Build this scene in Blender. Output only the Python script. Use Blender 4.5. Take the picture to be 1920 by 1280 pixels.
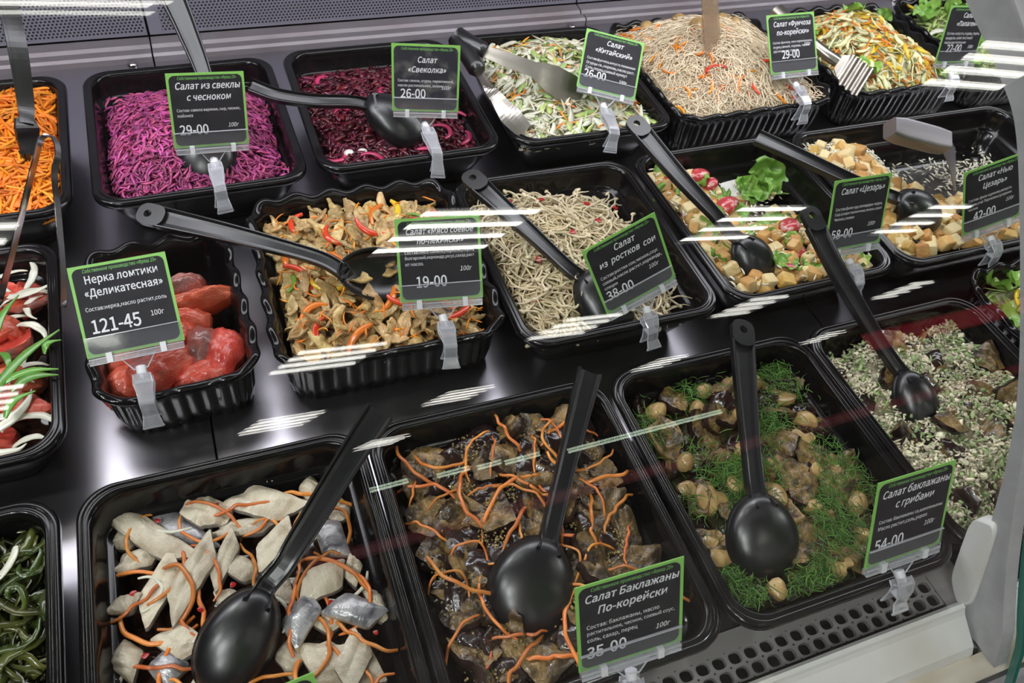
import bpy, math, random
import numpy as np
from mathutils import Vector, Matrix

S = bpy.context.scene
COL = S.collection
for _o in list(bpy.data.objects):
    bpy.data.objects.remove(_o)

# ------------------------------------------------------------------ camera
FPX = 1508.5
CR = np.array([[0.93277, 0.196126, -0.302449], [-0.344047, 0.734766, -0.584595], [0.107575, 0.649349, 0.752843]])
CC = np.array([0.201464, -0.162727, 0.576764])
cd = bpy.data.cameras.new('camera')
cd.sensor_width = 36.0
cd.lens = FPX / 1920 * 36
cd.clip_start = 0.02
cd.clip_end = 60
cd.dof.use_dof = True
cd.dof.focus_distance = 0.66
cd.dof.aperture_fstop = 22
cam = bpy.data.objects.new('camera', cd)
COL.objects.link(cam)
m4 = Matrix([[*CR[0], CC[0]], [*CR[1], CC[1]], [*CR[2], CC[2]], [0, 0, 0, 1]])
cam.matrix_world = m4
S.camera = cam


def at(px, py, z=0.06, y=None):
    """World point where the line of sight of a photo pixel meets the height z (or the depth y)."""
    d = CR @ np.array([(px - 960) / FPX, -(py - 640) / FPX, -1.0])
    t = (y - CC[1]) / d[1] if y is not None else (z - CC[2]) / d[2]
    return CC + t * d


# ------------------------------------------------------------------ world, exposure
w = bpy.data.worlds.new('shop_air')
S.world = w
w.use_nodes = True
w.node_tree.nodes['Background'].inputs[0].default_value = (0.75, 0.8, 1.0, 1)
w.node_tree.nodes['Background'].inputs[1].default_value = 0.10
S.view_settings.view_transform = 'Standard'
S.view_settings.look = 'None'
S.view_settings.gamma = 1
S.view_settings.use_curve_mapping = False
S.view_settings.exposure = 0.15
S.cycles.transparent_max_bounces = 24
S.cycles.max_bounces = 8
S.cycles.caustics_reflective = False
S.cycles.caustics_refractive = False

TUBE_POWER = 14.0      # emission of the ceiling tubes
CASE_POWER = 6.5
FILL_POWER = 75.0      # power of the added, unseen fill spotlights

RNG = np.random.default_rng(7)
random.seed(7)


# ------------------------------------------------------------------ materials
def nt(name):
    m = bpy.data.materials.new(name)
    m.use_nodes = True
    t = m.node_tree
    return m, t, t.nodes['Principled BSDF']


def mat(name, col, rough=0.5, metal=0.0, spec=0.5, coat=0.0, col2=None, scale=40.0, detail=3.0, lo=0.35, hi=0.65,
        bump=0.0, bscale=200.0, vary=0.0, hue=0.0, rnd=None, sss=0.0, aniso=False):
    """Procedural surface. col2: second colour mixed in by noise; vary/hue: chance tint per piece; rnd 'island' or 'object'."""
    m, t, b = nt(name)
    N, L = t.nodes, t.links
    b.inputs['Roughness'].default_value = rough
    b.inputs['Metallic'].default_value = metal
    b.inputs['Specular IOR Level'].default_value = spec
    b.inputs['Coat Weight'].default_value = coat
    b.inputs['Coat Roughness'].default_value = 0.12
    if sss:
        b.inputs['Subsurface Weight'].default_value = sss
        b.inputs['Subsurface Radius'].default_value = (1.0, 0.5, 0.3)
        b.inputs['Subsurface Scale'].default_value = 0.004
    tc = N.new('ShaderNodeTexCoord')
    src = None
    if col2 is not None:
        nz = N.new('ShaderNodeTexNoise')
        nz.inputs['Scale'].default_value = scale
        nz.inputs['Detail'].default_value = detail
        L.new(tc.outputs['Object'], nz.inputs['Vector'])
        if aniso:
            mp = N.new('ShaderNodeMapping')
            mp.inputs['Scale'].default_value = (0.06, 1, 1)
            L.new(tc.outputs['Object'], mp.inputs['Vector'])
            L.new(mp.outputs['Vector'], nz.inputs['Vector'])
        rp = N.new('ShaderNodeMapRange')
        rp.inputs['From Min'].default_value = lo
        rp.inputs['From Max'].default_value = hi
        L.new(nz.outputs['Fac'], rp.inputs['Value'])
        mx = N.new('ShaderNodeMix')
        mx.data_type = 'RGBA'
        mx.inputs['A'].default_value = (*col, 1)
        mx.inputs['B'].default_value = (*col2, 1)
        L.new(rp.outputs['Result'], mx.inputs['Factor'])
        src = mx.outputs['Result']
    if vary or hue:
        if rnd == 'island':
            g = N.new('ShaderNodeNewGeometry')
            ro = g.outputs['Random Per Island']
        else:
            g = N.new('ShaderNodeObjectInfo')
            ro = g.outputs['Random']
        hv = N.new('ShaderNodeHueSaturation')
        if src is not None:
            L.new(src, hv.inputs['Color'])
        else:
            hv.inputs['Color'].default_value = (*col, 1)
        r1 = N.new('ShaderNodeMapRange')
        r1.inputs['To Min'].default_value = 1 - vary
        r1.inputs['To Max'].default_value = 1 + vary
        L.new(ro, r1.inputs['Value'])
        L.new(r1.outputs['Result'], hv.inputs['Value'])
        if hue:
            mu = N.new('ShaderNodeMath')
            mu.operation = 'MULTIPLY'
            mu.inputs[1].default_value = 7.31
            fr = N.new('ShaderNodeMath')
            fr.operation = 'FRACT'
            L.new(ro, mu.inputs[0])
            L.new(mu.outputs[0], fr.inputs[0])
            r2 = N.new('ShaderNodeMapRange')
            r2.inputs['To Min'].default_value = 0.5 - hue
            r2.inputs['To Max'].default_value = 0.5 + hue
            L.new(fr.outputs[0], r2.inputs['Value'])
            L.new(r2.outputs['Result'], hv.inputs['Hue'])
        src = hv.outputs['Color']
    if src is not None:
        L.new(src, b.inputs['Base Color'])
    else:
        b.inputs['Base Color'].default_value = (*col, 1)
    if bump:
        bn = N.new('ShaderNodeTexNoise')
        bn.inputs['Scale'].default_value = bscale
        bn.inputs['Detail'].default_value = 2.0
        L.new(tc.outputs['Object'], bn.inputs['Vector'])
        if aniso:
            L.new(mp.outputs['Vector'], bn.inputs['Vector'])
        bp = N.new('ShaderNodeBump')
        bp.inputs['Strength'].default_value = bump
        bp.inputs['Distance'].default_value = 0.002
        L.new(bn.outputs['Fac'], bp.inputs['Height'])
        L.new(bp.outputs['Normal'], b.inputs['Normal'])
    return m


def clear_mat(name, tint, f0=0.04, rough=0.0, haze=0.0, hazecol=(0.8, 0.8, 0.8)):
    """Clear sheet: see-through with a mirror share that grows at glancing angles (Schlick), plus a little milky haze."""
    m = bpy.data.materials.new(name)
    m.use_nodes = True
    t = m.node_tree
    N, L = t.nodes, t.links
    N.clear()
    out = N.new('ShaderNodeOutputMaterial')
    tr = N.new('ShaderNodeBsdfTransparent')
    tr.inputs[0].default_value = (*tint, 1)
    gl = N.new('ShaderNodeBsdfGlossy')
    gl.inputs['Roughness'].default_value = rough
    g = N.new('ShaderNodeNewGeometry')
    dt = N.new('ShaderNodeVectorMath')
    dt.operation = 'DOT_PRODUCT'
    L.new(g.outputs['Incoming'], dt.inputs[0])
    L.new(g.outputs['Normal'], dt.inputs[1])
    ab = N.new('ShaderNodeMath')
    ab.operation = 'ABSOLUTE'
    L.new(dt.outputs['Value'], ab.inputs[0])
    om = N.new('ShaderNodeMath')
    om.operation = 'SUBTRACT'
    om.inputs[0].default_value = 1
    L.new(ab.outputs[0], om.inputs[1])
    pw = N.new('ShaderNodeMath')
    pw.operation = 'POWER'
    pw.inputs[1].default_value = 5
    L.new(om.outputs[0], pw.inputs[0])
    ma = N.new('ShaderNodeMath')
    ma.operation = 'MULTIPLY_ADD'
    ma.inputs[1].default_value = 1 - f0
    ma.inputs[2].default_value = f0
    L.new(pw.outputs[0], ma.inputs[0])
    first = tr
    if haze:
        df = N.new('ShaderNodeBsdfDiffuse')
        df.inputs[0].default_value = (*hazecol, 1)
        m0 = N.new('ShaderNodeMixShader')
        m0.inputs[0].default_value = haze
        L.new(tr.outputs[0], m0.inputs[1])
        L.new(df.outputs[0], m0.inputs[2])
        first = m0
    mx = N.new('ShaderNodeMixShader')
    L.new(ma.outputs[0], mx.inputs[0])
    L.new(first.outputs[0], mx.inputs[1])
    L.new(gl.outputs[0], mx.inputs[2])
    L.new(mx.outputs[0], out.inputs[0])
    return m


def emit(name, col, power):
    m, t, b = nt(name)
    b.inputs['Base Color'].default_value = (0.9, 0.9, 0.9, 1)
    b.inputs['Emission Color'].default_value = (*col, 1)
    b.inputs['Emission Strength'].default_value = power
    return m


def steel_mat(name, col, rough, direction):
    m, t, b = nt(name)
    N, L = t.nodes, t.links
    b.inputs['Metallic'].default_value = 1.0
    tc = N.new('ShaderNodeTexCoord')
    mp = N.new('ShaderNodeMapping')
    mp.inputs['Scale'].default_value = direction
    nz = N.new('ShaderNodeTexNoise')
    nz.inputs['Scale'].default_value = 1.0
    nz.inputs['Detail'].default_value = 4
    L.new(tc.outputs['Object'], mp.inputs['Vector'])
    L.new(mp.outputs['Vector'], nz.inputs['Vector'])
    rr = N.new('ShaderNodeMapRange')
    rr.inputs['To Min'].default_value = rough - 0.025
    rr.inputs['To Max'].default_value = rough + 0.035
    L.new(nz.outputs['Fac'], rr.inputs['Value'])
    L.new(rr.outputs['Result'], b.inputs['Roughness'])
    mx = N.new('ShaderNodeMix')
    mx.data_type = 'RGBA'
    mx.inputs['A'].default_value = (*[c * 0.92 for c in col], 1)
    mx.inputs['B'].default_value = (*col, 1)
    L.new(nz.outputs['Fac'], mx.inputs['Factor'])
    L.new(mx.outputs['Result'], b.inputs['Base Color'])
    return m


def perforated_mat(name, col, pitch, rad, border):
    """Sheet steel with a staggered pattern of round holes (pattern in the sheet's own x, z)."""
    m, t, b = nt(name)
    N, L = t.nodes, t.links
    b.inputs['Metallic'].default_value = 0.35
    b.inputs['Roughness'].default_value = 0.42
    tc = N.new('ShaderNodeTexCoord')
    sp = N.new('ShaderNodeSeparateXYZ')
    L.new(tc.outputs['Object'], sp.inputs[0])

    def math_(op, a, bb=None, cc=None):
        n = N.new('ShaderNodeMath')
        n.operation = op
        for i, v in enumerate((a, bb, cc)):
            if v is None:
                continue
            if isinstance(v, (int, float)):
                n.inputs[i].default_value = v
            else:
                L.new(v, n.inputs[i])
        return n.outputs[0]
    py = pitch * 0.866 * 2
    ds = []
    for ox, oz in ((0, 0), (0.5, 0.5)):
        fx = math_('SUBTRACT', math_('FRACT', math_('ADD', math_('MULTIPLY', sp.outputs['X'], 1 / pitch), ox + 100)), 0.5)
        fz = math_('SUBTRACT', math_('FRACT', math_('ADD', math_('MULTIPLY', sp.outputs['Z'], 1 / py), oz + 100)), 0.5)
        dx = math_('MULTIPLY', fx, pitch)
        dz = math_('MULTIPLY', fz, py)
        ds.append(math_('SQRT', math_('ADD', math_('MULTIPLY', dx, dx), math_('MULTIPLY', dz, dz))))
    d = math_('MINIMUM', ds[0], ds[1])
    hole = math_('LESS_THAN', d, rad)
    inz = math_('GREATER_THAN', sp.outputs['Z'], border)
    inx = math_('MULTIPLY', math_('LESS_THAN', sp.outputs['X'], 0.293), math_('GREATER_THAN', sp.outputs['X'], -0.280))
    hole = math_('MULTIPLY', math_('MULTIPLY', hole, inz), inx)
    mx = N.new('ShaderNodeMix')
    mx.data_type = 'RGBA'
    mx.inputs['A'].default_value = (*col, 1)
    mx.inputs['B'].default_value = (0.006, 0.006, 0.008, 1)
    L.new(hole, mx.inputs['Factor'])
    L.new(mx.outputs['Result'], b.inputs['Base Color'])
    L.new(math_('MULTIPLY_ADD', hole, -0.35, 0.35), b.inputs['Metallic'])
    return m


BLACK = mat('black_plastic', (0.0045, 0.004, 0.0045), rough=0.16, spec=0.4, col2=(0.007, 0.0062, 0.007), scale=30)
SPOON = mat('black_nylon', (0.006, 0.006, 0.0075), rough=0.31, spec=0.75, col2=(0.010, 0.010, 0.011), scale=30, bump=0.02, bscale=60)
HOLE = mat('hole_dark', (0.002, 0.002, 0.002), rough=0.9)
STEEL = steel_mat('brushed_steel', (0.50, 0.48, 0.52), 0.29, (8, 700, 700))
RAILM = mat('dull_steel_rail', (0.33, 0.30, 0.33), rough=0.5, metal=0.45, col2=(0.27, 0.23, 0.24), scale=8)
STEEL_Y = steel_mat('satin_steel', (0.40, 0.37, 0.33), 0.30, (60, 60, 60))
CHROME = mat('chrome', (0.62, 0.58, 0.58), rough=0.16, metal=1.0)
PANEL = perforated_mat('perforated_sheet', (0.36, 0.35, 0.42), 0.0046, 0.00135, 0.013)
GREYPANEL = mat('grey_lacquer', (0.42, 0.41, 0.46), rough=0.4, metal=0.3)
WHITE = mat('white_lacquer', (0.72, 0.71, 0.69), rough=0.35, col2=(0.6, 0.57, 0.5), scale=14, lo=0.5, hi=0.8)
GRILLE = mat('grey_grille', (0.42, 0.40, 0.39), rough=0.42, metal=0.5)
BRACKET = mat('grey_bracket_plastic', (0.40, 0.40, 0.41), rough=0.45, col2=(0.35, 0.35, 0.36), scale=90, bump=0.05, bscale=900)
DARKGAP = mat('dark_void', (0.01, 0.009, 0.009), rough=0.8)
SEAL = mat('black_sealant', (0.02, 0.02, 0.02), rough=0.7)
YELLOWED = mat('yellowed_lacquer', (0.66, 0.60, 0.50), rough=0.45, col2=(0.5, 0.43, 0.33), scale=22)
GLASS = clear_mat('clear_glass', (0.975, 0.99, 0.98), f0=0.045)
GLASSEDGE = mat('green_glass_edge', (0.03, 0.16, 0.12), rough=0.1, spec=0.6)
CLEAR = clear_mat('clear_acrylic', (0.94, 0.94, 0.96), f0=0.03, rough=0.06, haze=0.05, hazecol=(0.8, 0.8, 0.85))
CLEAR2 = clear_mat('ribbed_acrylic', (0.90, 0.90, 0.92), f0=0.10, rough=0.12, haze=0.28, hazecol=(0.75, 0.75, 0.8))
CEDGE = clear_mat('acrylic_edge_glint', (0.92, 0.92, 0.95), f0=0.15, rough=0.1, haze=0.6, hazecol=(0.85, 0.85, 0.9))  # milky white stands in for highlights along the clear plastic's edges
MILKY = mat('milky_plastic', (0.75, 0.75, 0.78), rough=0.35)
GREEN = mat('green_card_border', (0.25, 0.56, 0.12), rough=0.5)
CARD = mat('charcoal_card', (0.022, 0.021, 0.025), rough=0.6, spec=0.2, col2=(0.030, 0.029, 0.033), scale=90)
CARD_WORN = mat('worn_charcoal_card', (0.03, 0.03, 0.04), rough=0.6, spec=0.2, col2=(0.16, 0.155, 0.14), scale=55, lo=0.5, hi=0.75, detail=6)
INK = mat('white_lettering', (0.80, 0.80, 0.84), rough=0.5)
INKG = mat('green_lettering', (0.22, 0.55, 0.15), rough=0.5)
LAMPW = mat('lamp_housing_grey', (0.22, 0.22, 0.22), rough=0.4)
TUBE = emit('lamp_tube_glow', (1.0, 0.97, 0.90), TUBE_POWER)
CASETUBE = emit('case_light_panel_glow', (0.93, 0.92, 1.0), CASE_POWER)


# ------------------------------------------------------------------ object helpers
def tag(o, label=None, cat=None, group=None, kind=None):
    if label:
        o['label'] = label
    if cat:
        o['category'] = cat
    if group:
        o['group'] = group
    if kind:
        o['kind'] = kind
    return o


def empty(name, loc=(0, 0, 0), label=None, cat=None, group=None, kind=None):
    o = bpy.data.objects.new(name, None)
    o.location = [float(v) for v in loc]
    o.empty_display_size = 0.02
    COL.objects.link(o)
    return tag(o, label, cat, group, kind)


class MB:
    """Collects quads/triangles; build() makes ONE mesh object."""

    def __init__(self):
        self.v, self.f, self.mi, self.n = [], [], [], 0

    def add(self, verts, faces, mi=0):
        verts = np.asarray(verts, float).reshape(-1, 3)
        self.v.append(verts)
        b = self.n
        for f in faces:
            self.f.append(tuple(int(i) + b for i in f))
            self.mi.append(mi)
        self.n += len(verts)
        return self

    def grid(self, P, closed_u=False, closed_v=False, mi=0):
        """P: (nu, nv, 3)."""
        nu, nv = P.shape[:2]
        F = []
        for i in range(nu - (0 if closed_u else 1)):
            for j in range(nv - (0 if closed_v else 1)):
                a = i * nv + j
                b = i * nv + (j + 1) % nv
                c = ((i + 1) % nu) * nv + (j + 1) % nv
                d = ((i + 1) % nu) * nv + j
                F.append((a, b, c, d))
        return self.add(P.reshape(-1, 3), F, mi)

    def cap(self, ring, mi=0, flip=False):
        ring = np.asarray(ring, float)
        n = len(ring)
        f = list(range(n))
        return self.add(ring, [tuple(reversed(f)) if flip else tuple(f)], mi)

    def box(self, c, size, M=None, mi=0):
        s = np.array(size, float) / 2
        v = np.array([(x, y, z) for x in (-1, 1) for y in (-1, 1) for z in (-1, 1)], float) * s
        if M is not None:
            v = v @ np.asarray(M, float).T
        v = v + np.asarray(c, float)
        F = [(0, 1, 3, 2), (4, 6, 7, 5), (0, 4, 5, 1), (2, 3, 7, 6), (0, 2, 6, 4), (1, 5, 7, 3)]
        return self.add(v, F, mi)

    def tube(self, pts, rad, ns=8, mi=0, caps=True, sx=1.0, up=None):
        pts = np.asarray(pts, float)
        n = len(pts)
        rad = np.full(n, rad) if np.isscalar(rad) else np.asarray(rad, float)
        T = np.gradient(pts, axis=0)
        T /= np.linalg.norm(T, axis=1)[:, None] + 1e-12
        u = np.array([0, 0, 1.0]) if up is None else np.asarray(up, float)
        A = np.cross(T, u)
        bad = np.linalg.norm(A, axis=1) < 1e-3
        A[bad] = (1, 0, 0)
        A /= np.linalg.norm(A, axis=1)[:, None]
        B = np.cross(A, T)
        th = np.arange(ns) * 2 * math.pi / ns
        P = pts[:, None] + rad[:, None, None] * (sx * np.cos(th)[None, :, None] * A[:, None] + np.sin(th)[None, :, None] * B[:, None])
        self.grid(P, closed_v=True, mi=mi)
        if caps:
            self.cap(P[0], mi, True)
            self.cap(P[-1], mi)
        return self

    def sweep(self, pts, prof, up, width=None, mi=0):
        """Sweep a closed profile (side, height) along pts; up: per-point or single up vector."""
        pts = np.asarray(pts, float)
        n = len(pts)
        up = np.asarray(up, float)
        if up.ndim == 1:
            up = np.tile(up, (n, 1))
        T = np.gradient(pts, axis=0)
        T /= np.linalg.norm(T, axis=1)[:, None]
        A = np.cross(T, up)
        A /= np.linalg.norm(A, axis=1)[:, None]
        U = np.cross(A, T)
        prof = np.asarray(prof, float)
        wd = np.ones(n) if width is None else np.asarray(width, float)
        P = pts[:, None] + prof[None, :, 0, None] * wd[:, None, None] * A[:, None] + prof[None, :, 1, None] * U[:, None]
        self.grid(P, closed_v=True, mi=mi)
        self.cap(P[0], mi, True)
        self.cap(P[-1], mi)
        return self

    def mesh(self, name, mats, smooth=True):
        me = bpy.data.meshes.new(name)
        V = np.concatenate(self.v) if self.v else np.zeros((0, 3))
        me.from_pydata(V.tolist(), [], self.f)
        if not isinstance(mats, (list, tuple)):
            mats = [mats]
        for m in mats:
            me.materials.append(m)
        if len(mats) > 1:
            me.polygons.foreach_set('material_index', self.mi)
        if smooth:
            me.polygons.foreach_set('use_smooth', [True] * len(me.polygons))
        me.update()
        return me

    def build(self, name, mats, parent=None, smooth=True, loc=None):
        return put(name, self.mesh(name, mats, smooth), parent, loc)


def put(name, me, parent=None, loc=None):
    o = bpy.data.objects.new(name, me)
    COL.objects.link(o)
    if loc is not None:
        o.location = [float(v) for v in loc]
    if parent is not None:
        o.parent = parent
    return o


def local(root, V):
    return np.asarray(V, float) - np.array(root.location)


def bez(pts, n=24):
    """Smooth curve through points (Catmull-Rom)."""
    P = np.asarray(pts, float)
    P = np.vstack([2 * P[0] - P[1], P, 2 * P[-1] - P[-2]])
    out = []
    k = len(P) - 3
    for i in range(k):
        p0, p1, p2, p3 = P[i:i + 4]
        for s in np.linspace(0, 1, max(2, n // k), endpoint=False):
            out.append(0.5 * ((2 * p1) + (-p0 + p2) * s + (2 * p0 - 5 * p1 + 4 * p2 - p3) * s ** 2 + (-p0 + 3 * p1 - 3 * p2 + p3) * s ** 3))
    out.append(P[-2])
    return np.array(out)


def rr_ring(a, b, r, n=14):
    """Rounded rectangle outline, half sizes a, b."""
    r = max(min(r, a - 1e-4, b - 1e-4), 1e-4)
    out = []
    for cx, cy, t0 in ((a - r, b - r, 0), (-a + r, b - r, 90), (-a + r, -b + r, 180), (a - r, -b + r, 270)):
        for k in range(n):
            t = math.radians(t0 + 90 * k / (n - 1))
            out.append((cx + r * math.cos(t), cy + r * math.sin(t)))
    return np.array(out)


def loft(mb, rings, mi=0, cap0=True, cap1=True):
    P = np.array(rings)
    mb.grid(P, closed_v=True, mi=mi)
    if cap0:
        mb.cap(P[0], mi, True)
    if cap1:
        mb.cap(P[-1], mi)
    return mb


RIM = 0.06


def rotz(a):
    c, s = math.cos(a), math.sin(a)
    return np.array([[c, -s, 0], [s, c, 0], [0, 0, 1.0]])

# ------------------------------------------------------------------ the shop around the case
FLOOR_Z = -0.88
CEIL_Z = 2.56
floor_m = mat('shop_floor_tiles', (0.30, 0.28, 0.26), rough=0.35, col2=(0.24, 0.225, 0.21), scale=3)
ceil_m = mat('ceiling_tiles', (0.34, 0.33, 0.32), rough=0.8, col2=(0.3, 0.29, 0.28), scale=20)
wall_m = mat('shop_wall_paint', (0.16, 0.145, 0.13), rough=0.7, col2=(0.2, 0.18, 0.15), scale=0.6)


def slab(name, c, size, m, kind='structure'):
    mb = MB()
    mb.box((0, 0, 0), size)
    return tag(mb.build(name, m, smooth=False, loc=c), kind=kind)


slab('floor', (3.5, -3.0, FLOOR_Z - 0.05), (21, 18, 0.1), floor_m)
slab('ceiling', (3.5, -3.0, CEIL_Z + 0.13), (21, 18, 0.1), ceil_m)
slab('wall_back', (3.5, 6.05, 0.9), (21, 0.1, 3.6), wall_m)
slab('wall_front', (3.5, -12.05, 0.9), (21, 0.1, 3.6), wall_m)
slab('wall_left', (-7.05, -3.0, 0.9), (0.1, 18, 3.6), wall_m)
slab('wall_right', (14.05, -3.0, 0.9), (0.1, 18, 3.6), wall_m)

# ceiling lamps: four-tube troffers in rows, turned against the case as in the photo
LU = np.array([0.925, -0.38, 0.0])
LU /= np.linalg.norm(LU)
LV = np.array([-LU[1], LU[0], 0.0])
LM = np.stack([LU, LV, [0, 0, 1]], 1)
_tube_me = MB().tube([(-0.285, 0, 0), (0.285, 0, 0)], 0.012, 10, sx=2.3).mesh('lamp_tube', TUBE)
_hb = MB()
_hb.box((0, 0, 0.06), (0.60, 0.60, 0.012))
for sx, sy, lx, ly in ((0, 0.297, 0.60, 0.006), (0, -0.297, 0.60, 0.006), (0.297, 0, 0.006, 0.60), (-0.297, 0, 0.006, 0.60)):
    _hb.box((sx, sy, 0.04), (lx, ly, 0.052))
_house_me = _hb.mesh('lamp_housing', LAMPW, smooth=False)
_fin = MB()
for k in (-0.15, 0.0, 0.15):
    _fin.box((0, k, 0.035), (0.588, 0.004, 0.016))
_louvre_me = _fin.mesh('louvre', LAMPW, smooth=False)
LAMPS = [(-0.06, 1.36), (1.11, -1.85), (2.89, -2.60), (0.62, -4.0), (2.49, -4.66), (4.5, -5.45), (7.25, -6.6), (10.2, -6.3),
         (2.0, -6.97), (4.79, -8.12), (8.3, -9.6), (1.48, -9.57), (3.43, -0.62), (-0.75, -1.1), (4.75, -3.35), (0.3, -6.2), (-1.2, -3.3),
         (5.3, -1.4), (-1.9, 0.7)]
for i, (lx, ly) in enumerate(LAMPS):
    if ly < -0.9:
        place = 'over the aisle in front of the display case'
    else:
        place = 'above the display case'
    r = empty('ceiling_lamp', (lx, ly, CEIL_Z), 'square white four-tube ceiling lamp ' + place, 'ceiling lamp', 'ceiling lamps ' + place)
    r.rotation_euler = (0, 0, math.atan2(LU[1], LU[0]))
    put('lamp_housing', _house_me, r)
    put('louvre', _louvre_me, r)
    for k in range(4):
        put('lamp_tube', _tube_me, r, (0, -0.225 + 0.15 * k, 0.025))

# unseen fill spotlights, added to light the card fronts and the food
CAN = mat('black_fill_can', (0.02, 0.02, 0.02), rough=0.4)
FILL_LENS = emit('fill_lens_glow', (1.0, 0.98, 0.95), 3.0)
for i, (lx, ly, lz, k) in enumerate([(-1.05, -0.9, 2.3, 1.0), (-1.5, -0.1, 2.3, 0.8), (-1.3, -2.0, 2.3, 1.1), (4.9, -0.5, 2.3, 1.3), (-0.9, 1.9, 2.3, 0.7), (1.2, 2.1, 2.3, 0.7)]):
    r = empty('fill_spotlight', (lx, ly, lz), 'black added fill spotlight on the ceiling aimed at the display case', 'spotlight', 'added fill spotlights over the counter')
    aim = Vector((0.55, 0.3, 0.05)) - Vector((lx, ly, lz))
    r.rotation_euler = aim.to_track_quat('-Z', 'Y').to_euler()
    mb = MB(); mb.tube([(0, 0, 0.16), (0, 0, 0.0), (0, 0, -0.01)], [0.05, 0.055, 0.055], 16, up=(0, 1, 0), caps=False); mb.build('lamp_can', CAN, r)
    mb = MB(); mb.cap([(0.05 * math.cos(t), 0.05 * math.sin(t), 0.02) for t in np.arange(16) * math.pi / 8]); mb.build('lens', FILL_LENS, r, False)
    mb = MB(); mb.tube([(0, 0, 0.14), (0, 0, 0.3)], 0.008, 8, up=(0, 1, 0)); mb.build('stem', CAN, r)
    ld = bpy.data.lights.new('fill_beam', 'SPOT')
    ld.energy = FILL_POWER * k
    ld.spot_size = math.radians(75)
    ld.spot_blend = 0.8
    ld.shadow_soft_size = 0.09
    ld.color = (0.98, 0.97, 1.0)
    lo = bpy.data.objects.new('fill_beam', ld)
    COL.objects.link(lo)
    lo.parent = r
    lo.location = (0, 0, -0.02)

# far counter with a red fascia across the aisle: seen only mirrored in the curved glass
fc = empty('freezer_counter', (6.8, -9.6, FLOOR_Z), 'long freezer counter with red fascia across the aisle, mirrored in the curved glass', 'freezer counter')
mb = MB(); mb.box((0, 0, 0.45), (13.0, 0.9, 0.9)); mb.build('body', mat('counter_grey', (0.2, 0.19, 0.18), rough=0.5), fc, False)
mb = MB(); mb.box((0, 0.47, 1.0), (13.0, 0.04, 0.22)); mb.build('fascia', emit('fascia_red_glow', (0.75, 0.01, 0.06), 0.35), fc, False)  # glow added so the red strip shows in the glass
EDGEGLOW = emit('green_edge_glow', (0.80, 1.0, 0.75), 9.0)  # glowing strips added to draw the pale green edge lines in the glass
for xa, xb, zz in ((1.15, 1.6, 2.24), (1.95, 2.35, 2.17), (2.45, 2.75, 2.12), (2.8, 3.25, 2.07), (3.62, 5.85, 1.96)):
    mb = MB(); mb.box(((xa + xb) / 2 - 6.8, 0.50, zz), (xb - xa, 0.04, 0.05)); mb.build('edge_glow_strip', EDGEGLOW, fc, False)
    mb = MB(); mb.box(((xa + xb) / 2 - 6.8, 0.44, zz / 2 + 0.45), (0.04, 0.04, zz - 0.9)); mb.build('strip_post', LAMPW, fc, False)
sg = empty('shop_sign', (10.6, -9.05, 1.95), 'long red sign with white capitals across the aisle, mirrored in the curved glass', 'sign')
mb = MB(); mb.box((0, 0, 0), (4.2, 0.06, 0.55)); mb.build('sign_board', emit('sign_red_glow', (0.75, 0.01, 0.04), 0.9), sg, False)  # red glow added so the board shows mirrored in the glass

# ------------------------------------------------------------------ the display case
X0, X1 = -0.437, 1.94
case = empty('refrigerated_display_case', (0, 0, 0), 'long refrigerated salad display case with curved glass front and steel deck', 'display case')
SEAMS = [-0.437, 0.157, 0.751, 1.345, 1.939]
for a, b in zip(SEAMS[:-1], SEAMS[1:]):
    mb = MB()
    mb.box(((a + b) / 2, 0.405, -0.004), (b - a - 0.002, 0.86, 0.008))
    mb.build('deck_sheet', STEEL, case, False)
    # folded rear rail: step, top, upstand
    prof = [(0.833, 0.0), (0.833, 0.007), (0.836, 0.010), (0.846, 0.010), (0.849, 0.007), (0.853, 0.007), (0.856, 0.011), (0.872, 0.012), (0.872, 0.0)]
    P = np.array([[(x, y, z) for y, z in prof] for x in (a + 0.001, b - 0.001)])
    mb = MB(); mb.grid(P, closed_v=True); mb.cap(P[0], flip=True); mb.cap(P[1])
    mb.build('rear_rail', RAILM, case, False)
    mb = MB()
    mb.box((0, 0, 0.21), (b - a - 0.003, 0.002, 0.40))
    pn = mb.build('perforated_panel', PANEL, case, False, ((a + b) / 2, 0.874, 0.004))
    mb = MB()
    mb.tube([(b - 0.025, 0.826, 0.0), (b - 0.025, 0.826, 0.004), (b - 0.025, 0.826, 0.006)], [0.006, 0.006, 0.003], 10, up=(0, 1, 0))
    mb.build('rail_bolt', CHROME, case)
mb = MB(); mb.box((0.75, 0.90, 0.11), (2.38, 0.03, 0.60)); mb.build('back_wall_void', DARKGAP, case, False)
mb = MB(); mb.box((0.75, 0.38, -0.10), (2.38, 0.98, 0.02)); mb.build('cold_well', DARKGAP, case, False)

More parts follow.
